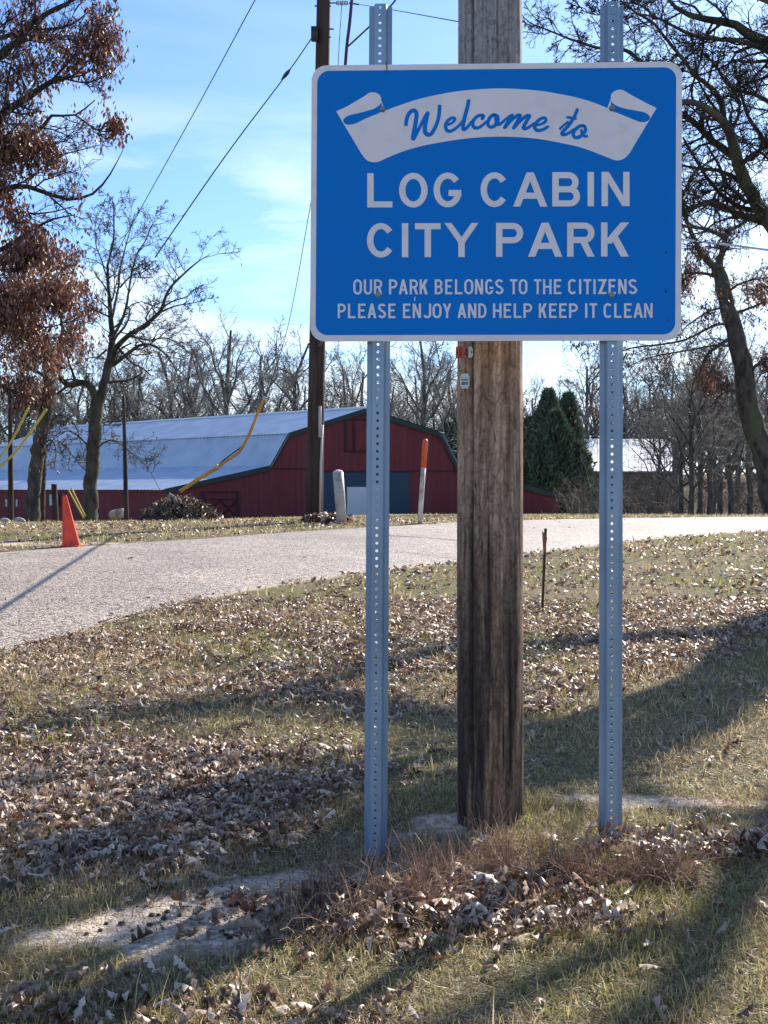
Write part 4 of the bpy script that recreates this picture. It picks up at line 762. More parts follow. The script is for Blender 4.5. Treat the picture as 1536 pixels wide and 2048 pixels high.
hang_leaves(t4, E[r.random(len(E)) < pr], o4, .15, 42, hleaf_m, n_per=4)
mb = MB(); q = px(1487, 826, Yt) - o4; rr = random.Random(3); ph = [[(q[0] + .2 * math.sin(a) * math.cos(b_) * (1 + .1 * math.sin(5 * b_)), q[1] - .05 + .2 * math.sin(a) * math.sin(b_), q[2] + .27 * math.cos(a)) for b_ in np.linspace(0, 6.283, 13)[:-1]] for a in np.linspace(.1, 3.04, 8)]
mb.add([p for s_ in ph for p in s_], [(i * 12 + k, i * 12 + (k + 1) % 12, (i + 1) * 12 + (k + 1) % 12, (i + 1) * 12 + k) for i in range(7) for k in range(12)]); part('burl', mb, bark, t4, True)

Yt = 8.8; b0 = px(1700, 1220, Yt); o5 = np.array([b0[0], Yt, float(gh(b0[0], b0[1]))]); t5 = thing('spreading_oak_tree', 'bare oak whose heavy limbs spread over the sign from beyond the right edge', 'tree', o5); LM = []
T([(1710, 1245), (1690, 900), (1670, 750), (1640, 620), (1600, 520)], 70, 50)
T([(1600, 525), (1560, 475), (1534, 436), (1515, 412), (1495, 373), (1480, 334), (1466, 295), (1460, 262), (1440, 237), (1409, 215), (1386, 205), (1350, 202), (1310, 190), (1270, 150)], 34, 4, -3)
T([(1450, 247), (1445, 225), (1440, 198), (1425, 180), (1409, 164), (1392, 153), (1378, 135), (1350, 100), (1308, 48), (1272, 26), (1240, 0)], 14, 3, -2)
T([(1474, 318), (1448, 299), (1417, 274), (1388, 244), (1368, 233), (1330, 222), (1290, 220)], 17, 5, -2); T([(1540, 446), (1507, 437), (1476, 428), (1446, 412), (1421, 405), (1394, 412), (1368, 426), (1330, 440)], 17, 6, -3)
T([(1640, 620), (1660, 400), (1640, 250), (1600, 150), (1536, 87), (1492, 65), (1460, 45), (1395, 35), (1356, 19), (1330, -10)], 36, 5, -1)
T([(1640, 260), (1580, 140), (1536, 103), (1476, 81), (1411, 77), (1363, 61), (1314, 36), (1266, 26)], 14, 3, -2); T([(1330, 150), (1279, 120), (1250, 100), (1198, 97), (1169, 87), (1137, 77), (1098, 61), (1059, 45), (1040, 25)], 9, 1.5, -1)
T([(1368, 140), (1345, 145), (1310, 140), (1279, 120)], 9, 7, 0); T([(1480, 330), (1510, 305), (1545, 290), (1590, 300)], 10, 5, 1); T([(1650, 420), (1600, 380), (1560, 330), (1536, 290), (1500, 240), (1480, 180), (1470, 130)], 16, 3, 1)
T([(1645, 300), (1560, 220), (1510, 190), (1460, 175), (1430, 130), (1400, 100)], 12, 2, 0); T([(1314, 38), (1280, 10), (1240, 8), (1200, 30), (1160, 20)], 5, 1.5, -1); T([(1500, 385), (1470, 395), (1440, 380), (1400, 385)], 7, 2, -1)
def k5_(E, k): x, y = CX + F * E[:, 0] / E[:, 1], HY - F * (E[:, 2] - CAMZ) / E[:, 1]; return (y < 560) & (x > 1035)
ends = build_tree(t5, LM, [dict(m=20, lr=.34, ang=50, K=6, up=.03, jit=.26, rmul=.42, rmin=.0045, skip=1, cap=1.05), dict(m=7, lr=.55, ang=45, K=5, up=.02, jit=.26, rmin=.0028), dict(m=5, lr=.55, ang=45, K=3, up=.02, jit=.22, rmin=.0022), dict(m=2, lr=.65, ang=42, K=2, up=0, jit=.2, rmin=.0020)], 51, bark, bark_d, o5, keep=k5_)

# oaks beyond the right edge of the frame: their trunks and limbs shade the foreground
def shade_oak(X, Y, h, r0, seed, label, lean=(0, 0), nl=4):
    g = float(gh(X, Y)); o = np.array([X, Y, g]); t = thing('roadside_oak_tree', label, 'tree', o, None); r = np.random.default_rng(seed); LMs = []
    P = [o + [0, 0, -.3]] + [o + np.array([lean[0] * s_ + .15 * r.normal(), lean[1] * s_ + .15 * r.normal(), h * s_]) for s_ in (.2, .4, .6, .8, 1)]; LMs.append((P, np.linspace(r0 * 1.1, r0 * .45, 6)))
    for k in range(nl):
        s_ = .42 + .55 * k / nl; a = k * 2.4 + r.random(); b_ = o + np.array([lean[0] * s_, lean[1] * s_, h * s_]); L = h * .42 * (1.2 - s_ * .5); d = np.array([math.cos(a), math.sin(a), .5])
        LMs.append(([b_] + [b_ + d * L * q + np.array([0, 0, .5 * q * q]) + r.normal(0, .15, 3) for q in (.25, .5, .75, 1)], np.linspace(r0 * .4, r0 * .1, 5)))
    build_tree(t, LMs, [dict(m=6, lr=.4, ang=48, K=5, up=.05, jit=.25, rmul=.45, rmin=.01, skip=1, cap=2), dict(m=5, lr=.5, ang=45, K=4, up=.03, jit=.25, rmin=.006), dict(m=4, lr=.5, ang=45, K=3, up=0, jit=.25, rmin=.005)], seed, bark, twig_m, o)
    return t
def shade_oak(X, Y, h, r0, seed, label, lean=(0, 0), nl=4):
    g = float(gh(X, Y)); o = np.array([X, Y, g]); t = thing('roadside_oak_tree', label, 'tree', o, None); r = np.random.default_rng(seed); LMs = []
    P = [o + [0, 0, -.3]] + [o + np.array([lean[0] * s_ + .15 * r.normal(), lean[1] * s_ + .15 * r.normal(), h * s_]) for s_ in (.2, .4, .6, .8, 1)]; LMs.append((P, np.linspace(r0 * 1.1, r0 * .45, 6)))
    for k in range(nl):
        s_ = .42 + .55 * k / nl; a = k * 2.4 + r.random(); b_ = o + np.array([lean[0] * s_, lean[1] * s_, h * s_]); L = h * .42 * (1.2 - s_ * .5); d = np.array([math.cos(a), math.sin(a), .5])
        LMs.append(([b_] + [b_ + d * L * q + np.array([0, 0, .5 * q * q]) + r.normal(0, .15, 3) for q in (.25, .5, .75, 1)], np.linspace(r0 * .4, r0 * .1, 5)))
    build_tree(t, LMs, [dict(m=6, lr=.4, ang=48, K=5, up=.05, jit=.25, rmul=.45, rmin=.01, skip=1, cap=2), dict(m=5, lr=.5, ang=45, K=4, up=.03, jit=.25, rmin=.006), dict(m=4, lr=.5, ang=45, K=3, up=0, jit=.25, rmin=.005)], seed, bark, twig_m, o)
    return t
shade_oak(8.3, 15.6, 9.8, .42, 61, 'thick oak trunk beyond the right edge whose shadow crosses behind the posts')
shade_oak(6.4, 11.6, 8.6, .15, 62, 'slimmer oak beyond the right edge, shading the leaf heap', (.5, .1), 6)

# prototypes for the woods
def proto(seed, h, r0, nl, m=twig_grey, tm=None, fork=.3):
    r = np.random.default_rng(seed); LMs = []; o = np.zeros(3); P = [np.array([0, 0, -.6])] + [np.array([r.normal(0, .3) * s_, r.normal(0, .3) * s_, h * s_ * .8]) for s_ in (.15, .4, .6, .8, 1)]; LMs.append((P, np.linspace(r0, r0 * .25, 6)))
    for k in range(nl):
        s_ = fork + (.75 - fork) * k / nl; a = k * 2.4 + r.random() * .8; b_ = polyl(P, LMs[0][1], 50)[0][int(s_ * 49)]; L = h * .42 * (1.15 - s_ * .5) * r.uniform(.7, 1.1); d = np.array([math.cos(a) * .8, math.sin(a) * .8, r.uniform(.6, 1.3)]); d /= np.linalg.norm(d)
        LMs.append(([b_] + [b_ + d * L * q + np.array([0, 0, .9 * q * q]) + r.normal(0, .25, 3) for q in (.25, .5, .75, 1)], np.linspace(r0 * .38, r0 * .08, 5)))
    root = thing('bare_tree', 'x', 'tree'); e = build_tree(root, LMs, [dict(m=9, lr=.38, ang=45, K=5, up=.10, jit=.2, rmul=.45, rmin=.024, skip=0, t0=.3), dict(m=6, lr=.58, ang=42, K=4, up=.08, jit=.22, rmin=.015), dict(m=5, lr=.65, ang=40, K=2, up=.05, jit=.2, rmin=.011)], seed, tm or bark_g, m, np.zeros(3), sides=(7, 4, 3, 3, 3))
    return root
def copy_thing(o, loc, rz, s_, label, group=None, name=None):
    c = o.copy(); COL.objects.link(c); c.location = [float(q) for q in loc]; c.rotation_euler = (0, 0, rz); c.scale = (s_, s_, s_ * 1.0)
    c['label'] = label
    if group: c['group'] = group
    for ch in o.children: d = ch.copy(); COL.objects.link(d); d.parent = c
    return c
protos = [proto(71, 14, .28, 9), proto(72, 16, .33, 10), proto(73, 12, .22, 8, fork=.15), proto(74, 15, .26, 11)]
rr = random.Random(12); wood_spots = []
# named individual trees: (px x, px top y, Y)
back = [(455, 652, 118, 'tall bare tree rising over the middle of the barn roof'), (520, 668, 126, 'bare tree just left of the dark utility pole, behind the barn'), (600, 680, 120, 'bare tree hidden half behind the dark utility pole'), (690, 700, 122, 'bare tree between the dark utility pole and the left sign post'),
        (845, 668, 112, 'bare tree over the barn gable, left of the wooden pole'), (905, 690, 130, 'bare tree against the left side of the wooden pole'), (330, 700, 130, 'bare tree above the left half of the barn roof'), (275, 715, 124, 'bare tree right of the forked oak, behind the barn'), (385, 690, 140, 'slim bare tree behind the middle of the barn'),
        (230, 735, 128, 'low bare tree just behind the forked oak trunk'), (160, 745, 132, 'bare tree left of the forked oak'), (100, 760, 128, 'bare tree behind the dark poles at left'), (30, 750, 126, 'bare tree at the left edge behind the poles'), (-30, 740, 130, 'bare tree past the left edge')]
first = True
for k, (x, yt, Y, lab) in enumerate(back):
    p = protos[k % 4]; b_ = px(x, 1030, Y); z = float(gh(b_[0], Y)) - .3; h = (px(x, yt, Y)[2] - z); H0 = [12.3, 15.7, 10.5, 14.2][k % 4] * .93; copy_thing(p, (b_[0], Y, z), rr.random() * 6.28, h / H0, lab, 'bare trees of the wood behind the barn')
for k in range(29):                       # the second row of the wood
    x = 60 + k * 56 + rr.uniform(-14, 14); Y = rr.uniform(138, 165); p = protos[(k * 3 + 1) % 4]; b_ = px(x, 1030, Y); z = -2.3; h = px(x, rr.uniform(735, 800), Y)[2] - z
    copy_thing(p, (b_[0], Y, z), rr.random() * 6.28, h / 12.6, 'grey bare tree in the far row of the wood behind the barn', 'far row of the wood')
right = [(1382, 740, 44, 'slim double tree right of the right sign post'), (1400, 700, 47, 'slender grey tree right of the right sign post, second of the stand'), (1420, 730, 52, 'dark trunk in the stand of trees, left of the leaning oak'), (1462, 720, 55, 'slim trunk just left of the leaning oak'), (1250, 745, 150, 'bare tree behind the white roof, left of the right sign post'), (1300, 740, 146, 'bare tree behind the white roof, right of the right sign post'), (1190, 752, 152, 'bare tree behind the left end of the white roof'), (1350, 700, 92, 'tall bare tree at the right end of the white roof'), (1425, 690, 84, 'tall bare tree deep in the stand left of the leaning oak'), (1475, 690, 96, 'tall bare tree seen past the burl of the leaning oak'), (1362, 790, 50, 'low forked tree with a drooping limb, right of the sign post'),
         (1500, 700, 62, 'bare tree behind the leaning oak'), (1440, 760, 68, 'bare tree in the thicket left of the leaning oak'), (1318, 800, 75, 'bare tree in front of the white roofed building'), (1540, 740, 70, 'bare tree at the far right edge')]
for k, (x, yt, Y, lab) in enumerate(right):
    p = protos[(k + 2) % 4]; b_ = px(x, 1030, Y); z = float(gh(b_[0], Y)) - .1; h = px(x, yt, Y)[2] - z; copy_thing(p, (b_[0], Y, z), rr.random() * 6.28, h / ([12.3, 15.7, 10.5, 14.2][(k + 2) % 4] * .93), lab, 'bare trees of the wood at right')
p = protos[0]; b_ = px(1090, 1030, 100)
for k in range(4):                        # prototypes themselves stand in the wood too
    x = [1115, 760, 960, 1500][k]; Y = [120, 128, 124, 90][k]; b_ = px(x, 1030, Y); protos[k].location = (float(b_[0]), Y, float(gh(b_[0], Y)) - .3); s_ = [.95, .8, 1.0, .8][k]; protos[k].scale = (s_,) * 3
    protos[k]['label'] = ['bare tree rising behind the cedars', 'bare tree behind the barn gable peak, left sign post in front', 'bare tree behind the wooden pole', 'bare tree deep in the wood at the right edge'][k]; protos[k]['group'] = 'bare trees of the wood behind the barn'
# understory thicket
def thicket(name, N, x0, x1, Y0, Y1, htop, label, seed, m, rad=.012, hmax=None):
    r = np.random.default_rng(seed); x = x0 + (x1 - x0) * r.random(N); Y = Y0 + (Y1 - Y0) * r.random(N); X = (x - CX) * Y / F; Z = gh(X, Y) - .2; K = 6; h = htop * (.3 + .9 * r.random(N) * (.5 + fbm(X * .5, Y * .1, seed)))
    P = np.zeros((N, K, 3)); P[:, 0] = np.stack([X, Y, Z], 1); D = np.stack([r.normal(0, .35, N), r.normal(0, .35, N), np.ones(N)], 1)
    for k in range(1, K): D = D + r.normal(0, .28, (N, 3)); D /= np.linalg.norm(D, axis=1, keepdims=True); P[:, k] = P[:, k - 1] + D * (h / (K - 1))[:, None]
    R = np.full((N, K), rad) * np.linspace(1.3, .4, K)[None]; c = children(P, R, 7, .4, 45, 4, r, t0=.2, up=.05, jit=.3, rmin=rad * .5); v, f = tubes(P, R, 3); v2, f2 = tubes(*c, 3); c2 = children(*c, 3, .5, 45, 3, r, up=0, jit=.3, rmin=rad * .4); v3, f3 = tubes(*c2, 3)
    return obj(name, mesh_np(name, np.concatenate([v, v2, v3]), [np.concatenate([f, f2 + len(v), f3 + len(v) + len(v2)])], [m], True), label=label, kind='stuff')
thick_m = mat('thicket_stems', (.085, .068, .055), (.19, .155, .125), .35, .85, spec=.2)
thicket('thicket', 460, 1140, 1680, 58, 112, 3.4, 'brown thicket of brush under the trees at right', 81, thick_m, .021)
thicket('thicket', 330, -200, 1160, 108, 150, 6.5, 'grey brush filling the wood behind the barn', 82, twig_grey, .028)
# a low rise of dead leaves under the wood closes the view between the stems
mb = MB(); hill_m = mat('leaf_floor', (.085, .062, .045), (.17, .125, .09), 2.0, 1, 1, 4, spec=.1, bdist=.3)
X_ = np.linspace(-120, 130, 260); rows = []
for j, (Y, h) in enumerate(((100, -1.6), (118, -1.0), (140, .6), (175, 2.6), (210, 2.0))): rows.append([(x * Y / 110, Y, h + (1.3 * float(fbm(np.array(x * .12 + 40), np.array(Y * .1), 5)) if j > 1 else 0) - (1.2 if j == 0 else 0)) for x in X_])
mb.add([p for q_ in rows for p in q_], [(j * 260 + i, j * 260 + i + 1, (j + 1) * 260 + i + 1, (j + 1) * 260 + i) for j in range(4) for i in range(259)]); obj('hill', mb.mesh('hill', hill_m, True), kind='structure', label='low wooded rise behind the barn')

# cedars
def cedar(xc, ytop, ybot, wpx, Y, seed, label):
    r = np.random.default_rng(seed); b_ = px(xc, ybot, Y); g = float(gh(b_[0], Y)) - .2; o = np.array([b_[0], Y, g]); H = px(xc, ytop, Y)[2] - g; Wd = wpx * Y / F / 2
    t = thing('cedar_tree', label, 'tree', o, 'dark cedars beside the barn'); mb = MB(); mb.tube([(0, 0, -.3), (0, 0, H * .5), (0, 0, H * .93)], [.16, .09, .02], 7); part('trunk', mb, bark, t)
    N = 9000; z = r.random(N) ** .8; a = r.random(N) * 6.283; lob = .30 + 1.35 * fbm(a * 1.6 + 10, z * 5 + seed, seed, 4); prof = np.interp(z, [0, .08, .25, .55, .8, 1], [.85, 1., 1., .85, .6, .12]); rad = Wd * prof * lob * (1 - .45 * r.random(N) ** 2)
    C = np.stack([np.cos(a) * rad, np.sin(a) * rad, z * H * (1 - .03 * r.random(N)) + .15], 1); L = .42 * (.4 + 1.1 * r.random(N)); D = np.stack([np.cos(a) * .55, np.sin(a) * .55, np.ones(N) * .9], 1) + r.normal(0, .4, (N, 3)); D /= np.linalg.norm(D, axis=1, keepdims=True)
    s_ = np.cross(D, r.normal(0, 1, (N, 3))); s_ /= np.linalg.norm(s_, axis=1, keepdims=True); V = np.stack([C - s_ * L[:, None] * .22, C + s_ * L[:, None] * .22, C + D * L[:, None]], 1).reshape(-1, 3); i = np.arange(N)[:, None] * 3
    c = np.array([.075, .11, .07]) * (.6 + .9 * r.random(N))[:, None] + (r.random(N) < .12)[:, None] * np.array([.05, .035, .02]); me = mesh_np('foliage', V, [i + np.array([0, 1, 2])], [cedar_m], False, np.repeat(c, 3, 0)); obj('foliage', me, t)
cedar_m = mat('cedar_foliage', (1, 1, 1), None, rough=.7, spec=.2, transl=.15, attr=True)
cedar(1098, 782, 1024, 100, 113, 1, 'tallest dark cedar, just right of the wooden pole'); cedar(1136, 790, 1024, 84, 117, 2, 'narrow pointed cedar, right one of the pair behind the barn corner'); cedar(1080, 868, 1024, 88, 108, 3, 'lower bushy cedar in front of the tall cedar'); cedar(1148, 888, 1024, 96, 111, 4, 'scrubby brownish cedar at the right end of the row'); cedar(1113, 826, 1024, 90, 110, 6, 'middle cedar filling the gap between the two tall ones'); cedar(1062, 838, 1024, 70, 116, 7, 'cedar half hidden by the right edge of the wooden pole'); cedar(897, 850, 1026, 60, 118, 5, 'small cedar showing above the right slope of the barn gable')

# ------------------------------------------------------------------ red gambrel barn
red_m = mat('barn_red_boards', (.185, .040, .045), (.13, .030, .036), 3, .75, .5, 9, (5, 5, .15), spec=.2, c3=(.15, .05, .055), s3=.6)
roof_m = mat('roof_metal', (.40, .47, .55), (.50, .57, .64), .7, .36, spec=.5, metal=.25, stretch=(1, 1, 1))
trim_m = mat('dark_green_trim', (.018, .035, .035), rough=.6); blued_m = mat('dark_blue_door', (.012, .045, .085), rough=.5); slat_m = mat('roller_door', (.52, .60, .68), rough=.4, metal=.2); dkred_m = mat('dark_red_trim', (.045, .012, .022), rough=.7); pale_m = mat('pale_pane', (.55, .56, .54), (.3, .3, .3), 6, .4)
th = math.radians(18); FD = np.array([math.cos(th), math.sin(th), 0]); BC = px(730, 978, 86)
def fp(x, y, off=0.):                  # facade point seen at pixel; off metres towards the viewer
    nrm = np.array([-FD[1], FD[0], 0]); d = np.array([(x - CX) / F, 1, -(y - HY) / F]); c0 = np.array([0, 0, CAMZ]); t = (BC - nrm * off - c0).dot(nrm) / d.dot(nrm); return c0 + d * t
SD = np.array([-.745, .667, 0]); SL_ = 42.
barn = thing('barn', 'red barn with gambrel gable and long pale metal roofs', 'barn', (BC[0], BC[1], -.6)); BO = np.array(barn.location)
def bpart(name, mb, m, label=None, parent=None): mb.v = [tuple(np.array(p) - BO) for p in mb.v]; return part(name, mb, m, parent or barn, False, label)
gz = -1.6
prof = [(330, 979), (540, 932), (577, 867), (730, 818), (880, 866), (916, 938), (1117, 989)]
PW = [fp(*p) for p in prof]; base = [np.array([p[0], p[1], gz]) for p in (PW[-1], PW[0])]
mb = MB(); mb.prism(PW + base, np.array([FD[1], -FD[0], 0]) * -.2); bpart('gable_wall', mb, red_m)
# side wall running back to the left
e0 = PW[0]; e1 = e0 + SD * SL_; mb = MB(); inn = FD * .0
mb.prism([e0 + [0, 0, -.05], e1 + [0, 0, -.05], np.array([e1[0], e1[1], gz]), np.array([e0[0], e0[1], gz])], np.array([.1, .12, 0])); bpart('side_wall', mb, red_m)
def ribbed(name, a, b_, L, dip=0., ov=.35, step=.42, amp=.035):
    """roof sheet between facade points a (upper) and b (lower), running back along the barn; ribs go up the slope."""
    a = np.array(a); b_ = np.array(b_); down = (b_ - a) / np.linalg.norm(b_ - a); b2 = b_ + down * ov; n = int(L / step); nr = np.cross(down, SD); nr /= np.linalg.norm(nr); nr = nr if nr[2] > 0 else -nr
    U = []; Lw = []
    for i in range(n * 4 + 1):
        s_ = -.25 + i * step / 4; k = [0, 0, 1, 1][i % 4] * amp; U.append(a + SD * s_ + nr * (.06 + k)); Lw.append(b2 + SD * s_ + nr * (.06 + k))
    m = len(U); mb = MB(); mb.add(U + Lw, [(i, i + 1, m + i + 1, m + i) for i in range(m - 1)]); return bpart(name, mb, roof_m)
ribbed('roof_sheet', PW[3], PW[2], SL_, ov=.25); ribbed('roof_sheet', PW[2], PW[1], SL_, ov=.12); ribbed('roof_sheet', PW[1], PW[0], SL_, ov=.4)
ribbed('roof_sheet', PW[3], PW[4], SL_, ov=.2); ribbed('roof_sheet', PW[4], PW[5], SL_, ov=.1); ribbed('roof_sheet', PW[5], PW[6], SL_, ov=.4)
mb = MB(); mb.tube([PW[3] + [0, 0, .12], PW[3] + SD * SL_ + [0, 0, .12]], .1, 6); bpart('ridge_cap', mb, mat('ridge_metal', (.75, .76, .76), rough=.35))
for a, b_ in zip(range(6), range(1, 7)):
    q0 = fp(*prof[a], .12); q1 = fp(*prof[b_], .12); mb = MB(); w_ = np.array([0, 0, -.32]); mb.prism([q0 + [0, 0, .05], q1 + [0, 0, .05], q1 + w_, q0 + w_], np.array([FD[1], -FD[0], 0]) * .08); bpart('bargeboard', mb, trim_m)
def frect(x0, y0, x1, y1, off, dep=.08):
    mb = MB(); mb.prism([fp(x0, y0, off), fp(x1, y0, off), fp(x1, y1, off), fp(x0, y1, off)], np.array([FD[1], -FD[0], 0]) * -dep * 1.); return mb
bpart('door_recess', frect(640, 945, 820, 1036, .06, .05), blued_m, 'dark blue corrugated sliding doors'); dr = bpart('roller_door', frect(694, 974, 771, 1036, .14, .06), slat_m, 'pale roller door with horizontal slats')
for k in range(14): bpart('slat', frect(694.5, 976 + k * 4.2, 770.5, 978.4 + k * 4.2, .17, .03), slat_m, parent=None)
bpart('wall_band', frect(548, 936, 640, 938, .08, .05), dkred_m); bpart('wall_band', frect(822, 941, 912, 943, .08, .05), dkred_m); bpart('door_frame', frect(640, 941.5, 822, 945, .1, .08), dkred_m)
for (a, b_, c_, d_) in ((690, 838, 694, 904), (707, 842, 710, 904), (744, 838, 748, 904), (690, 900, 748, 904), (690, 836, 748, 840)): bpart('loft_frame', frect(a, b_, c_, d_, .12, .1), dkred_m)
bpart('loft_door', frect(711, 861, 743, 900, .08, .05), red_m, 'plank hayloft door')
for (a, b_, c_, d_) in ((404, 982, 408, 1034), (474, 984, 478, 1034), (404, 982, 478, 985), (404, 997, 478, 999)): bpart('door_frame', frect(a, b_, c_, d_, .12, .1), dkred_m)
for (a, b_, c_, d_) in ((408, 1000, 440, 1034), (440, 1034, 474, 1000), (408, 1034, 440, 1000), (440, 1000, 474, 1034)):
    mb = MB(); mb.tube([fp(a, b_, .1), fp(c_, d_, .1)], .05, 4); bpart('door_brace', mb, dkred_m)
def sp2(s_, z, off=.06): n_ = np.array([-SD[1], SD[0], 0]); n_ = n_ if n_[1] < 0 else -n_; return np.array([e0[0], e0[1], 0]) + SD * s_ + n_ * off + [0, 0, z]
def wall_s(x):                        # distance along the side wall at pixel x
    d = np.array([(x - CX) / F, 1.]); A = np.array([[SD[0], -d[0]], [SD[1], -d[1]]]); return float(np.linalg.solve(A, -e0[:2])[0])
def srect(x0, y0, x1, y1, off=.06):
    out = []
    for x, y in ((x0, y0), (x1, y0), (x1, y1), (x0, y1)): s_ = wall_s(x); p = sp2(s_, 0, off); p[2] = CAMZ - (y - HY) * p[1] / F; out.append(p)
    return out
mb = MB(); mb.prism(srect(99, 989, 118, 1011), (.03, .04, 0)); w_ = bpart('window', mb, pale_m, 'pale window in the long side wall')
for x0, x1 in ((98, 99.5), (108, 109.2), (118, 120)):
    mb = MB(); mb.prism(srect(x0, 988, x1, 1012, .1), (.03, .04, 0)); bpart('window_frame', mb, dkred_m)
for x in (12, 33): mb = MB(); mb.prism(srect(x, 999, x + 3.5, 1013), (.02, .03, 0)); bpart('vent', mb, pale_m)
mb = MB(); mb.prism(srect(-30, 1019, 48, 1020.5), (.02, .03, 0)); bpart('wall_band', mb, dkred_m)
mb = MB(); mb.box(tuple(px(474, 862, 92) - .15), tuple(px(480, 857, 92) + .15)); bpart('roof_vent', mb, pale_m)

# white roofed building
wb = thing('white_building', 'long low building with a bright white metal roof behind the bare trees', 'building', px(1250, 1000, 118)); o = np.array(wb.location)
def q4(name, pts, m): mb = MB(); mb.v = []; mb.prism([np.array(p) - o for p in pts], (0, .15, 0)); return part(name, mb, m, wb)
wroof = mat('white_roof', (.78, .78, .77), (.62, .62, .62), 2, .4, spec=.5)
n_s = 24
for k in range(n_s):
    xa = 1046 + (1345 - 1046) * k / n_s; xb = 1046 + (1345 - 1046) * (k + .94) / n_s; mb = MB(); z_ = .03 * (k % 2); mb.prism([px(xa, 878, 136) - o + [0, 0, z_], px(xb, 878, 136) - o + [0, 0, z_], px(xb, 942, 118) - o + [0, 0, z_], px(xa, 942, 118) - o + [0, 0, z_]], (0, 0, -.1)); part('roof_panel', mb, wroof, wb)
q4('wall', [px(1046, 943.5, 118.5), px(1345, 943.5, 118.5), px(1345, 1040, 118.5), px(1046, 1040, 118.5)], mat('grey_wall', (.16, .13, .11), (.10, .08, .07), 2, .9))

# ------------------------------------------------------------------ utility pole and wires
cre_m = mat('creosote_wood', (.028, .018, .015), (.085, .058, .045), 9, .85, .8, 26, (1, 1, .08), spec=.25, c3=(.05, .035, .03), s3=3)
metal_d = mat('dark_metal', (.05, .05, .055), rough=.5, metal=.5); conduit_m = mat('grey_conduit', (.45, .44, .42), rough=.5); wire_m = mat('black_wire', (.015, .014, .018), rough=.5); wire_l = mat('bare_wire', (.55, .52, .5), rough=.3, metal=.6)
def pole(name, x0, y0, x1, y1, Y, w0, w1, label, m=cre_m, cat='pole', group=None, extra=0):
    b_ = px(x0, y0, Y); g = float(gh(b_[0], Y)); o = np.array([b_[0], Y, g]); t = thing(name, label, cat, o, group); tp = px(x1, y1, Y) - o; n = 14
    P = [np.array([0, 0, -.4])] + [tp * k / n for k in range(1, n + 1)]; mb = MB(); mb.tube(P, [w0 * Y / F / 2 * (1 - k / n) + w1 * Y / F / 2 * k / n for k in range(n + 1)], 18); part('pole_shaft', mb, m, t, True); return t, o, tp
up, uo, utp = pole('utility_pole', 628, 1035, 650, -140, 21, 35, 27, 'dark creosoted utility pole standing between the barn and the sign', cat='utility pole')
def up_(name, mb, m, label=None): mb.v = [tuple(np.array(p) - uo) for p in mb.v]; return part(name, mb, m, up, True, label)
mb = MB(); mb.tube([px(640, 1032, 20.85), px(641.5, 930, 20.85), px(645, 850, 20.85)], .02, 8); up_('conduit', mb, conduit_m)
mb = MB(); mb.box(px(639.5, 842, 20.8) - [.02, .05, .3], px(645, 818, 20.8) - [.02, -.02, -.05]); up_('meter_box', mb, conduit_m)
for y in (58, 74, 12):
    mb = MB(); mb.tube([px(629, y, 20.95), px(668 if y == 58 else 662, y, 20.95)], .014, 6); up_('step_bolt', mb, metal_d)
mb = MB(); c = px(629, 68, 20.85); mb.box(c - [.06, .06, .12], c + [.06, .06, .12]); up_('guy_clamp', mb, metal_d)
# strain insulator on the right side of the pole top
ins = thing('strain_insulator', 'ribbed grey strain insulator hanging beside the top of the utility pole', 'insulator', px(684, 6, 20.9)); o = np.array(ins.location); mb = MB()
for k in range(7): x = 673 + k * 3.6; c = px(x, 6, 20.9) - o; mb.tube([c - [.004, 0, 0], c + [.02, 0, 0]], .045 if k % 2 else .036, 12)
part('insulator_body', mb, mat('porcelain', (.2, .22, .17), rough=.4), ins, True); mb = MB(); mb.tube([px(657, 6, 20.9) - o, px(673, 6, 20.9) - o], .012, 6); mb.tube([px(698, 6, 20.9) - o, px(718, 9, 20.9) - o], .014, 6); part('link', mb, metal_d, ins)
def wire(name, pts, r_, m, label, cat='cable', sag=0, n=14, group=None):
    P = [px(*p) if len(p) == 3 else np.array(p[:3]) for p in pts]; P = cr_np(P, n) if len(P) > 2 else [P[0] + (P[1] - P[0]) * k / n - np.array([0, 0, sag * 4 * (k / n) * (1 - k / n)]) for k in range(n + 1)]
    o = P[0]; mb = MB(); mb.tube([p - o for p in P], r_, 6); t = obj(name, mb.mesh(name, m, True), None, label, cat, group, loc=[float(q) for q in o]); return t
def cr_np(P, n=6):
    P = [2 * P[0] - P[1]] + list(P) + [2 * P[-1] - P[-2]]; o = []
    for i in range(1, len(P) - 2):
        for k in range(n):
            t = k / n; a, b, c, d = P[i - 1:i + 3]; o.append(.5 * (2 * b + (c - a) * t + (2 * a - 5 * b + 4 * c - d) * t * t + (3 * b - a - 3 * c + d) * t ** 3))
    return o + [P[-2]]
wire('overhead_wire', [(545, -60, 20), (510, 0, 21), (395, 213, 25), (280, 420, 29), (225, 520, 31)], .011, wire_m, 'upper thin black wire slanting down to the forked oak, nothing hanging on it')
wire('guy_wire', [(629, 68, 20.9), (572, 150, 20.3), (450, 313, 19), (310, 515, 17.8)], .010, wire_m, 'lower black wire clamped to the utility pole and slanting left')
mb = MB(); a = px(580, 139, 20.3); b_ = px(563, 160, 20.3); mb.tube([a, a * .7 + b_ * .3, a * .4 + b_ * .6, b_], [.015, .035, .035, .012], 8); obj('wire_insulator', mb.mesh('wire_insulator', metal_d, True), None, 'small dark insulator in the lower wire left of the utility pole', 'insulator')
wire('drop_wire', [(640, 330, 20.5), (622, 405, 21), (590, 585, 22), (566, 690, 23), (530, 800, 24.5)], .007, wire_m, 'thin wire dropping steeply past the left edge of the sign')
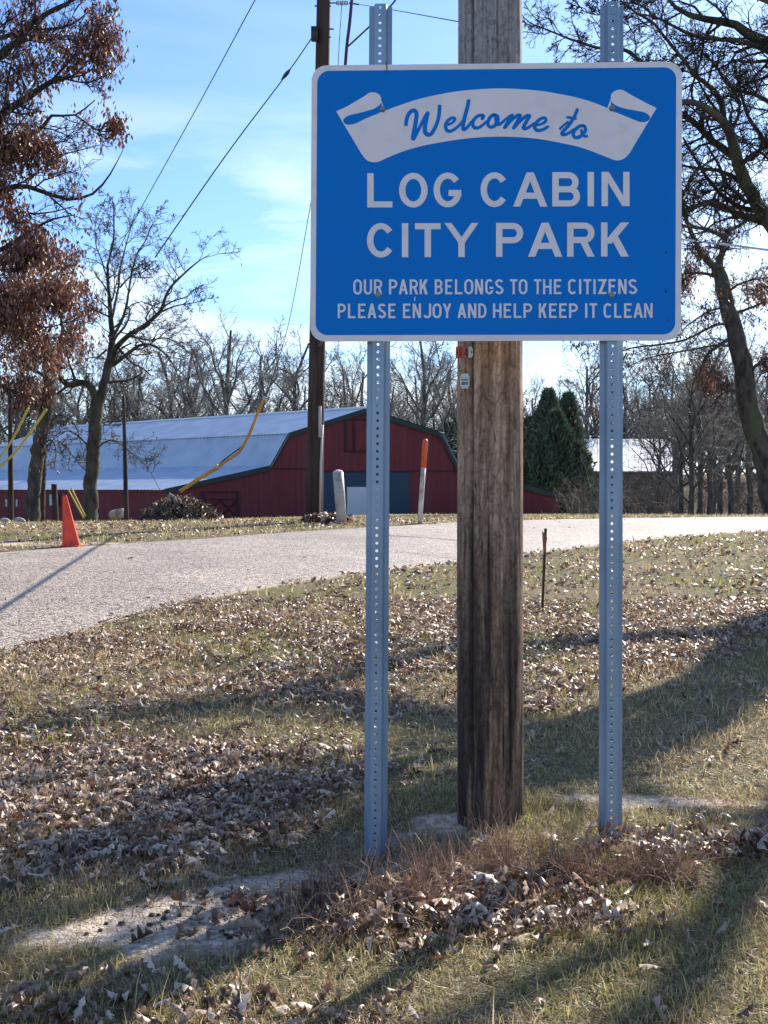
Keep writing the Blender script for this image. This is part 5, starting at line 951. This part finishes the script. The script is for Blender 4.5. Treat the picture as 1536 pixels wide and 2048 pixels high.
wire('bundled_cable', [(706, -30, 19), (700, 40, 19), (694, 90, 19), (690, 140, 19), (684, 230, 19.2)], .030, mat('violet_cable', (.06, .02, .06), rough=.5), 'thick dark bundled cable hanging between the utility pole and left sign post')
wire('service_wire', [(800, -25, 18), (788, 4, 18), (742, 50, 18.6), (697, 92, 19)], .014, wire_m, 'black wire branching off the bundled cable behind the left post top')
wire('thin_wire', [(684, 0, 20), (679, 80, 20), (675, 150, 20)], .007, wire_m, 'thin vertical wire between the utility pole and the bundled cable')
wire('span_wire', [(718, 9, 20.9), (745, 13, 19), (787, 20, 16), (915, 43, 11), (960, 52, 9)], .006, wire_m, 'fine wire running from the insulator to the wooden pole top')
wire('bright_cable', [(1250, 462, 24), (1365, 479, 22), (1450, 489, 20), (1600, 508, 18)], .020, wire_l, 'thick sunlit cable passing the right edge of the sign below the words CITY PARK')
wire('bright_wire', [(1426, 293, 23), (1480, 299, 22), (1600, 315, 20)], .010, wire_l, 'thin sunlit wire crossing the limbs right of the sign banner')
# added cable, hidden behind the sign, placed to cast the shadow line on the road
A = gpt(200, 1091); B = gpt(0, 1222); nrm = np.cross(B - A, S); zc = lambda x, y: B[2] - (nrm[0] * (x - B[0]) + nrm[1] * (y - B[1])) / nrm[2]
wx, wy = pc[0] - .1, PY - .02; ux, uy = uo[0] + .1, 20.85
c0 = np.array([wx, wy, zc(wx, wy)]); c1 = np.array([ux, uy, zc(ux, uy)]); print('cable', c0, c1, 'px', CX + F * c0[0] / c0[1], HY - F * (c0[2] - CAMZ) / c0[1], CX + F * c1[0] / c1[1], HY - F * (c1[2] - CAMZ) / c1[1])
mb = MB(); mb.tube([np.zeros(3), (c1 - c0) * .5, c1 - c0], .022, 8); obj('shadow_cable', mb.mesh('shadow_cable', wire_m, True), None, 'added black cable, unseen behind the sign, strung to cast the shadow line on the road', 'cable', loc=[float(q) for q in c0])

# guy guards
yel_m = mat('guard_yellow', (.62, .36, .05), (.50, .26, .04), 5, .45, transl=.2); yel2 = mat('guard_pale_yellow', (.62, .5, .10), rough=.45, transl=.15)
gt = thing('guy_guard', 'long bent orange plastic guy wire guard curving over the barn roof', 'guy guard', px(360, 983, 20)); o = np.array(gt.location)
P = cr_([(530, 795), (517, 822), (503, 858), (490, 885), (476, 906), (452, 922), (430, 938), (400, 956), (360, 983)], 4); mb = MB(); mb.tube([px(p[0], p[1], 20) - o for p in P], [.016] + [.026] * (len(P) - 12) + [.034] * 11, 8); part('guard_tube', mb, yel_m, gt, True)
mb = MB(); mb.tube([px(528, 800, 20) - o, px(531, 793, 20) - o], .04, 8); part('guard_clip', mb, conduit_m, gt); mb = MB(); mb.tube([px(488, 890, 20.1) - o, px(450, 918, 20.1) - o, px(432, 934, 20.1) - o], .012, 6); mb.tube([px(362, 982, 20) - o, px(345, 996, 20.1) - o, px(320, 1036, 20.4) - o], .008, 5); part('guy_strand', mb, metal_d, gt)
mb = MB(); mb.tube([px(434, 931, 19.95) - o, px(436, 933, 19.9) - o], .03, 6); part('clip', mb, conduit_m, gt)
for pts, lab, w_ in (([(93, 818), (58, 868), (30, 905), (-6, 938)], 'nearer yellow guy guard slanting across the dark poles at left', .03), ([(57, 815), (34, 862), (14, 896), (-8, 922)], 'farther yellow guy guard, left of the nearer one', .026)):
    wire('guy_guard', [(x, y, 26) for x, y in pts], w_, yel2, lab, 'guy guard', group='yellow guy guards at left')
wire('guy_guard', [(137, 980, 31), (152, 1008, 31), (168, 1037, 31)], .022, yel2, 'left one of two thin yellow guards beside the forked oak trunk', 'guy guard', n=3); wire('guy_guard', [(143, 976, 31), (158, 1008, 31), (171, 1033, 31)], .022, yel2, 'right one of two thin yellow guards touching the forked oak trunk', 'guy guard', n=3)
# poles at left
dp, do, dt = pole('utility_pole', 82, 1050, 93, 672, 31, 15, 9, 'dark utility pole with two crossarms standing behind the leafy oak', cat='utility pole')
for y, x0, x1 in ((736, 93, 130), (690, 84, 100)): mb = MB(); mb.tube([px(x0, y, 30.9) - do, px(x1, y, 30.9) - do], .035, 6); part('crossarm', mb, cre_m, dp)
mb = MB(); mb.tube([px(94, 745, 30.8) - do, px(94, 772, 30.8) - do], .09, 12); part('transformer', mb, metal_d, dp, True)
pole('slim_pole', 22, 1045, 20, 772, 33, 11, 8, 'slim dark pole nearest the left edge of the photo', cat='pole'); mbp, mo, mt = pole('slim_pole', 253, 1036, 247, 792, 30, 10, 6, 'slim dark pole right of the forked oak', cat='pole')
pole('short_post', 112, 1050, 108, 968, 30, 12, 11, 'short dark post beside the leafy oak trunk', cat='post')

# ------------------------------------------------------------------ roadside objects
# orange marker pylon: broad, flat-sided, leaning
pyl_m = mat('orange_plastic', (.80, .11, .05), (.62, .085, .04), 9, .5, transl=.28, c3=(.45, .07, .04), s3=5)
b_ = gpt(143, 1093); o = b_; Yc = b_[1]; cone = thing('traffic_pylon', 'bright orange tapered pylon leaning at the far edge of the road', 'traffic pylon', o)
lv = [(1093.5, 126.2, 160.5), (1088, 126.2, 159.5), (1040, 125.8, 146), (995, 125.8, 134.5), (990, 127, 133)]; mb = MB(); V = []
for y, xa, xb in lv:
    c = px((xa + xb) / 2, y, Yc) - o; hw = (xb - xa) / 2 * Yc / F
    for k in range(8): a = k * math.pi / 4 + math.pi / 8; r_ = hw / math.cos(math.pi / 8); V.append((c[0] + np.clip(r_ * math.cos(a), -hw, hw), r_ * math.sin(a) * .8, c[2]))
mb.add(V, [(i * 8 + k, i * 8 + (k + 1) % 8, (i + 1) * 8 + (k + 1) % 8, (i + 1) * 8 + k) for i in range(4) for k in range(8)] + [tuple(range(32, 40))]); part('pylon_body', mb, pyl_m, cone)
mb = MB(); hw = 17.5 * Yc / F; mb.box((-hw, -hw, -.02), (hw, hw, .012)); part('base', mb, pyl_m, cone)
# white bollard
Yb = 20.2; b_ = px(684, 1034, Yb); o = np.array([b_[0], Yb, float(gh(b_[0], Yb)) - .02]); bo = thing('bollard', 'white pipe bollard leaning left beside the utility pole', 'bollard', o); tp = px(676, 945, Yb) - o
mb = MB(); mb.tube([(0, 0, -.05), tp * .5, tp], [.088, .092, .095], 20); part('bollard_pipe', mb, mat('weathered_white', (.50, .48, .43), (.36, .33, .28), 5, .6, c3=(.30, .20, .13), s3=6), bo, True)
mb = MB(); q = tp / np.linalg.norm(tp); mb.tube([tp, tp + q * .03, tp + q * .05], [.095, .075, .02], 20); part('cap', mb, mat('bollard_cap', (.6, .58, .52), rough=.6), bo, True)
# line marker
b_ = px(839, 1033, Yb); o = np.array([b_[0], Yb, float(gh(b_[0], Yb)) - .02]); mk_ = thing('line_marker', 'tall slim marker post with an orange top and rust stained white shaft', 'marker post', o); t2_ = px(851, 878, Yb) - o; t1_ = t2_ * .67
mb = MB(); mb.tube([(0, 0, -.05), t1_ * .5, t1_], [.044, .044, .044], 14); part('shaft', mb, mat('stained_white', (.62, .60, .55), (.36, .22, .13), 4, .6, lo=.45, hi=.62), mk_, True)
mb = MB(); mb.tube([t1_, t1_ + (t2_ - t1_) * .9, t2_ * .985, t2_], [.050, .050, .042, .02], 14); part('orange_sleeve', mb, mat('orange_sleeve', (.72, .12, .05), rough=.4, transl=.15), mk_, True)
# rusty stake
b_ = gpt(1085, 1221); o = b_; sk = thing('survey_stake', 'thin rusty stake with a torn reddish sliver, right of the wooden pole', 'stake', o); Yk = b_[1]
rust_m = mat('rust', (.045, .022, .018), (.09, .045, .03), 40, .9); f0 = lambda x, y, d=0: px(x, y, Yk + d) - o
mb = MB(); mb.prism([f0(1082.5, 1226), f0(1087, 1226), f0(1094, 1057), f0(1089, 1057)], (0, .018, 0)); part('stake_bar', mb, rust_m, sk)
mb = MB(); mb.prism([f0(1084, 1061), f0(1088, 1067), f0(1094, 1075), f0(1090, 1108), f0(1086, 1100)], (0, -.008, 0)); part('torn_flag', mb, mat('faded_red', (.32, .13, .09), (.2, .08, .06), 60, .8), sk)
# brush pile
def brush(name, cx, cy, wpx, hpx, Y, N, label, cat, seed, m, lf=None):
    r = np.random.default_rng(seed); b_ = px(cx, cy, Y); g = float(gh(b_[0], Y)); w_ = wpx * Y / F / 2; h = hpx * Y / F; K = 4; a = r.random(N) * 6.283; q = np.sqrt(r.random(N)); X = np.cos(a) * q * w_; Yq = np.sin(a) * q * w_ * .6; Z = h * (1 - q ** 1.6) * r.random(N) ** .5 * (.8 + .3 * r.random(N))
    D = r.normal(0, 1, (N, 3)); D[:, 2] = np.abs(D[:, 2]) * .5; D /= np.linalg.norm(D, axis=1, keepdims=True); L = .35 * w_ * (.4 + r.random(N)); P = np.zeros((N, K, 3)); P[:, 0] = np.stack([X, Yq, Z], 1)
    for k in range(1, K): D = D + r.normal(0, .2, (N, 3)); D /= np.linalg.norm(D, axis=1, keepdims=True); P[:, k] = P[:, k - 1] + D * (L / 3)[:, None]
    P[..., 2] = np.clip(P[..., 2], 0, h * 1.25); P[..., 0] = np.clip(P[..., 0], -w_ * 1.1, w_ * 1.1)
    v, f = tubes(P, np.full((N, K), .011) * r.uniform(.5, 1.4, (N, 1)), 3); t = thing(name, label, cat, (b_[0], Y, g)); obj('brushwood', mesh_np('brushwood', v, [f], [m], False), t)['kind'] = 'stuff'
    if lf: idx = r.integers(0, N, lf); Pl = P[idx, 2] + [b_[0], Y, g]; v, f, c = scatter(TS, Pl, np.full(lf, .14), rot_many(r.normal(0, .8, lf), r.normal(0, .8, lf), r.random(lf) * 6.28), leaf_cols(lf, r)); o_ = obj('dead_leaves', mesh_np('dead_leaves', v - [b_[0], Y, g], [f], [leaf_m], False, c), t); o_['kind'] = 'stuff'
    return t, np.array([b_[0], Y, g])
bt, bo_ = brush('brush_pile', 362, 1044, 140, 44, 24, 2600, 'heap of cut brush and leaves with a broken stub, in front of the barn', 'brush pile', 91, thick_m, 700)
mb = MB(); mb.tube([px(357, 1015, 23.8) - bo_, px(348, 995, 23.8) - bo_, px(338, 987, 23.8) - bo_], [.06, .045, .03], 7); mb.tube([px(340, 988, 23.8) - bo_, px(330, 1016, 23.7) - bo_], [.02, .01], 5); part('broken_limb', mb, mat('old_limb', (.28, .25, .22), rough=.9), bt)
brush('leaf_clump', 655, 1036, 90, 12, 20.6, 500, 'low reddish mound of dead leaves between the utility pole and white bollard', 'leaf mound', 92, mat('red_stems', (.16, .07, .045), rough=.9), 260)
# barrel
bl = thing('steel_drum', 'rusty white drum lying on its side against the slim pole by the barn', 'drum', px(236, 1034, 31)); o = np.array(bl.location); mb = MB(); mb.tube([px(226, 1030, 31.2) - o, px(246, 1026, 30.6) - o], .13, 18); part('drum_body', mb, mat('drum_paint', (.55, .48, .42), (.25, .12, .07), 8, .5), bl, True); mb = MB(); mb.tube([px(224.5, 1030, 31.2) - o, px(226, 1030, 31.2) - o], .137, 18); part('drum_rim', mb, rust_m, bl)
# half buried tyres at far left
tyre_m = mat('white_tyre', (.5, .5, .47), (.25, .25, .23), 8, .7)
for k, (x, lab) in enumerate(((8, 'pale half buried tyre nearest the left edge'), (37, 'pale half buried tyre right of the slim pole'))):
    b_ = px(x, 1048, 31); o = np.array([b_[0], 31, float(gh(b_[0], 31))]); t = thing('painted_tyre', lab, 'tyre', o, 'half buried tyres at left'); mb = MB(); c = [(.19 * math.cos(a), 0, .19 * math.sin(a) - .02) for a in np.linspace(-.2, math.pi + .2, 13)]; mb.tube(c, .055, 8); part('tread', mb, tyre_m, t, True)
#@@EXTRA
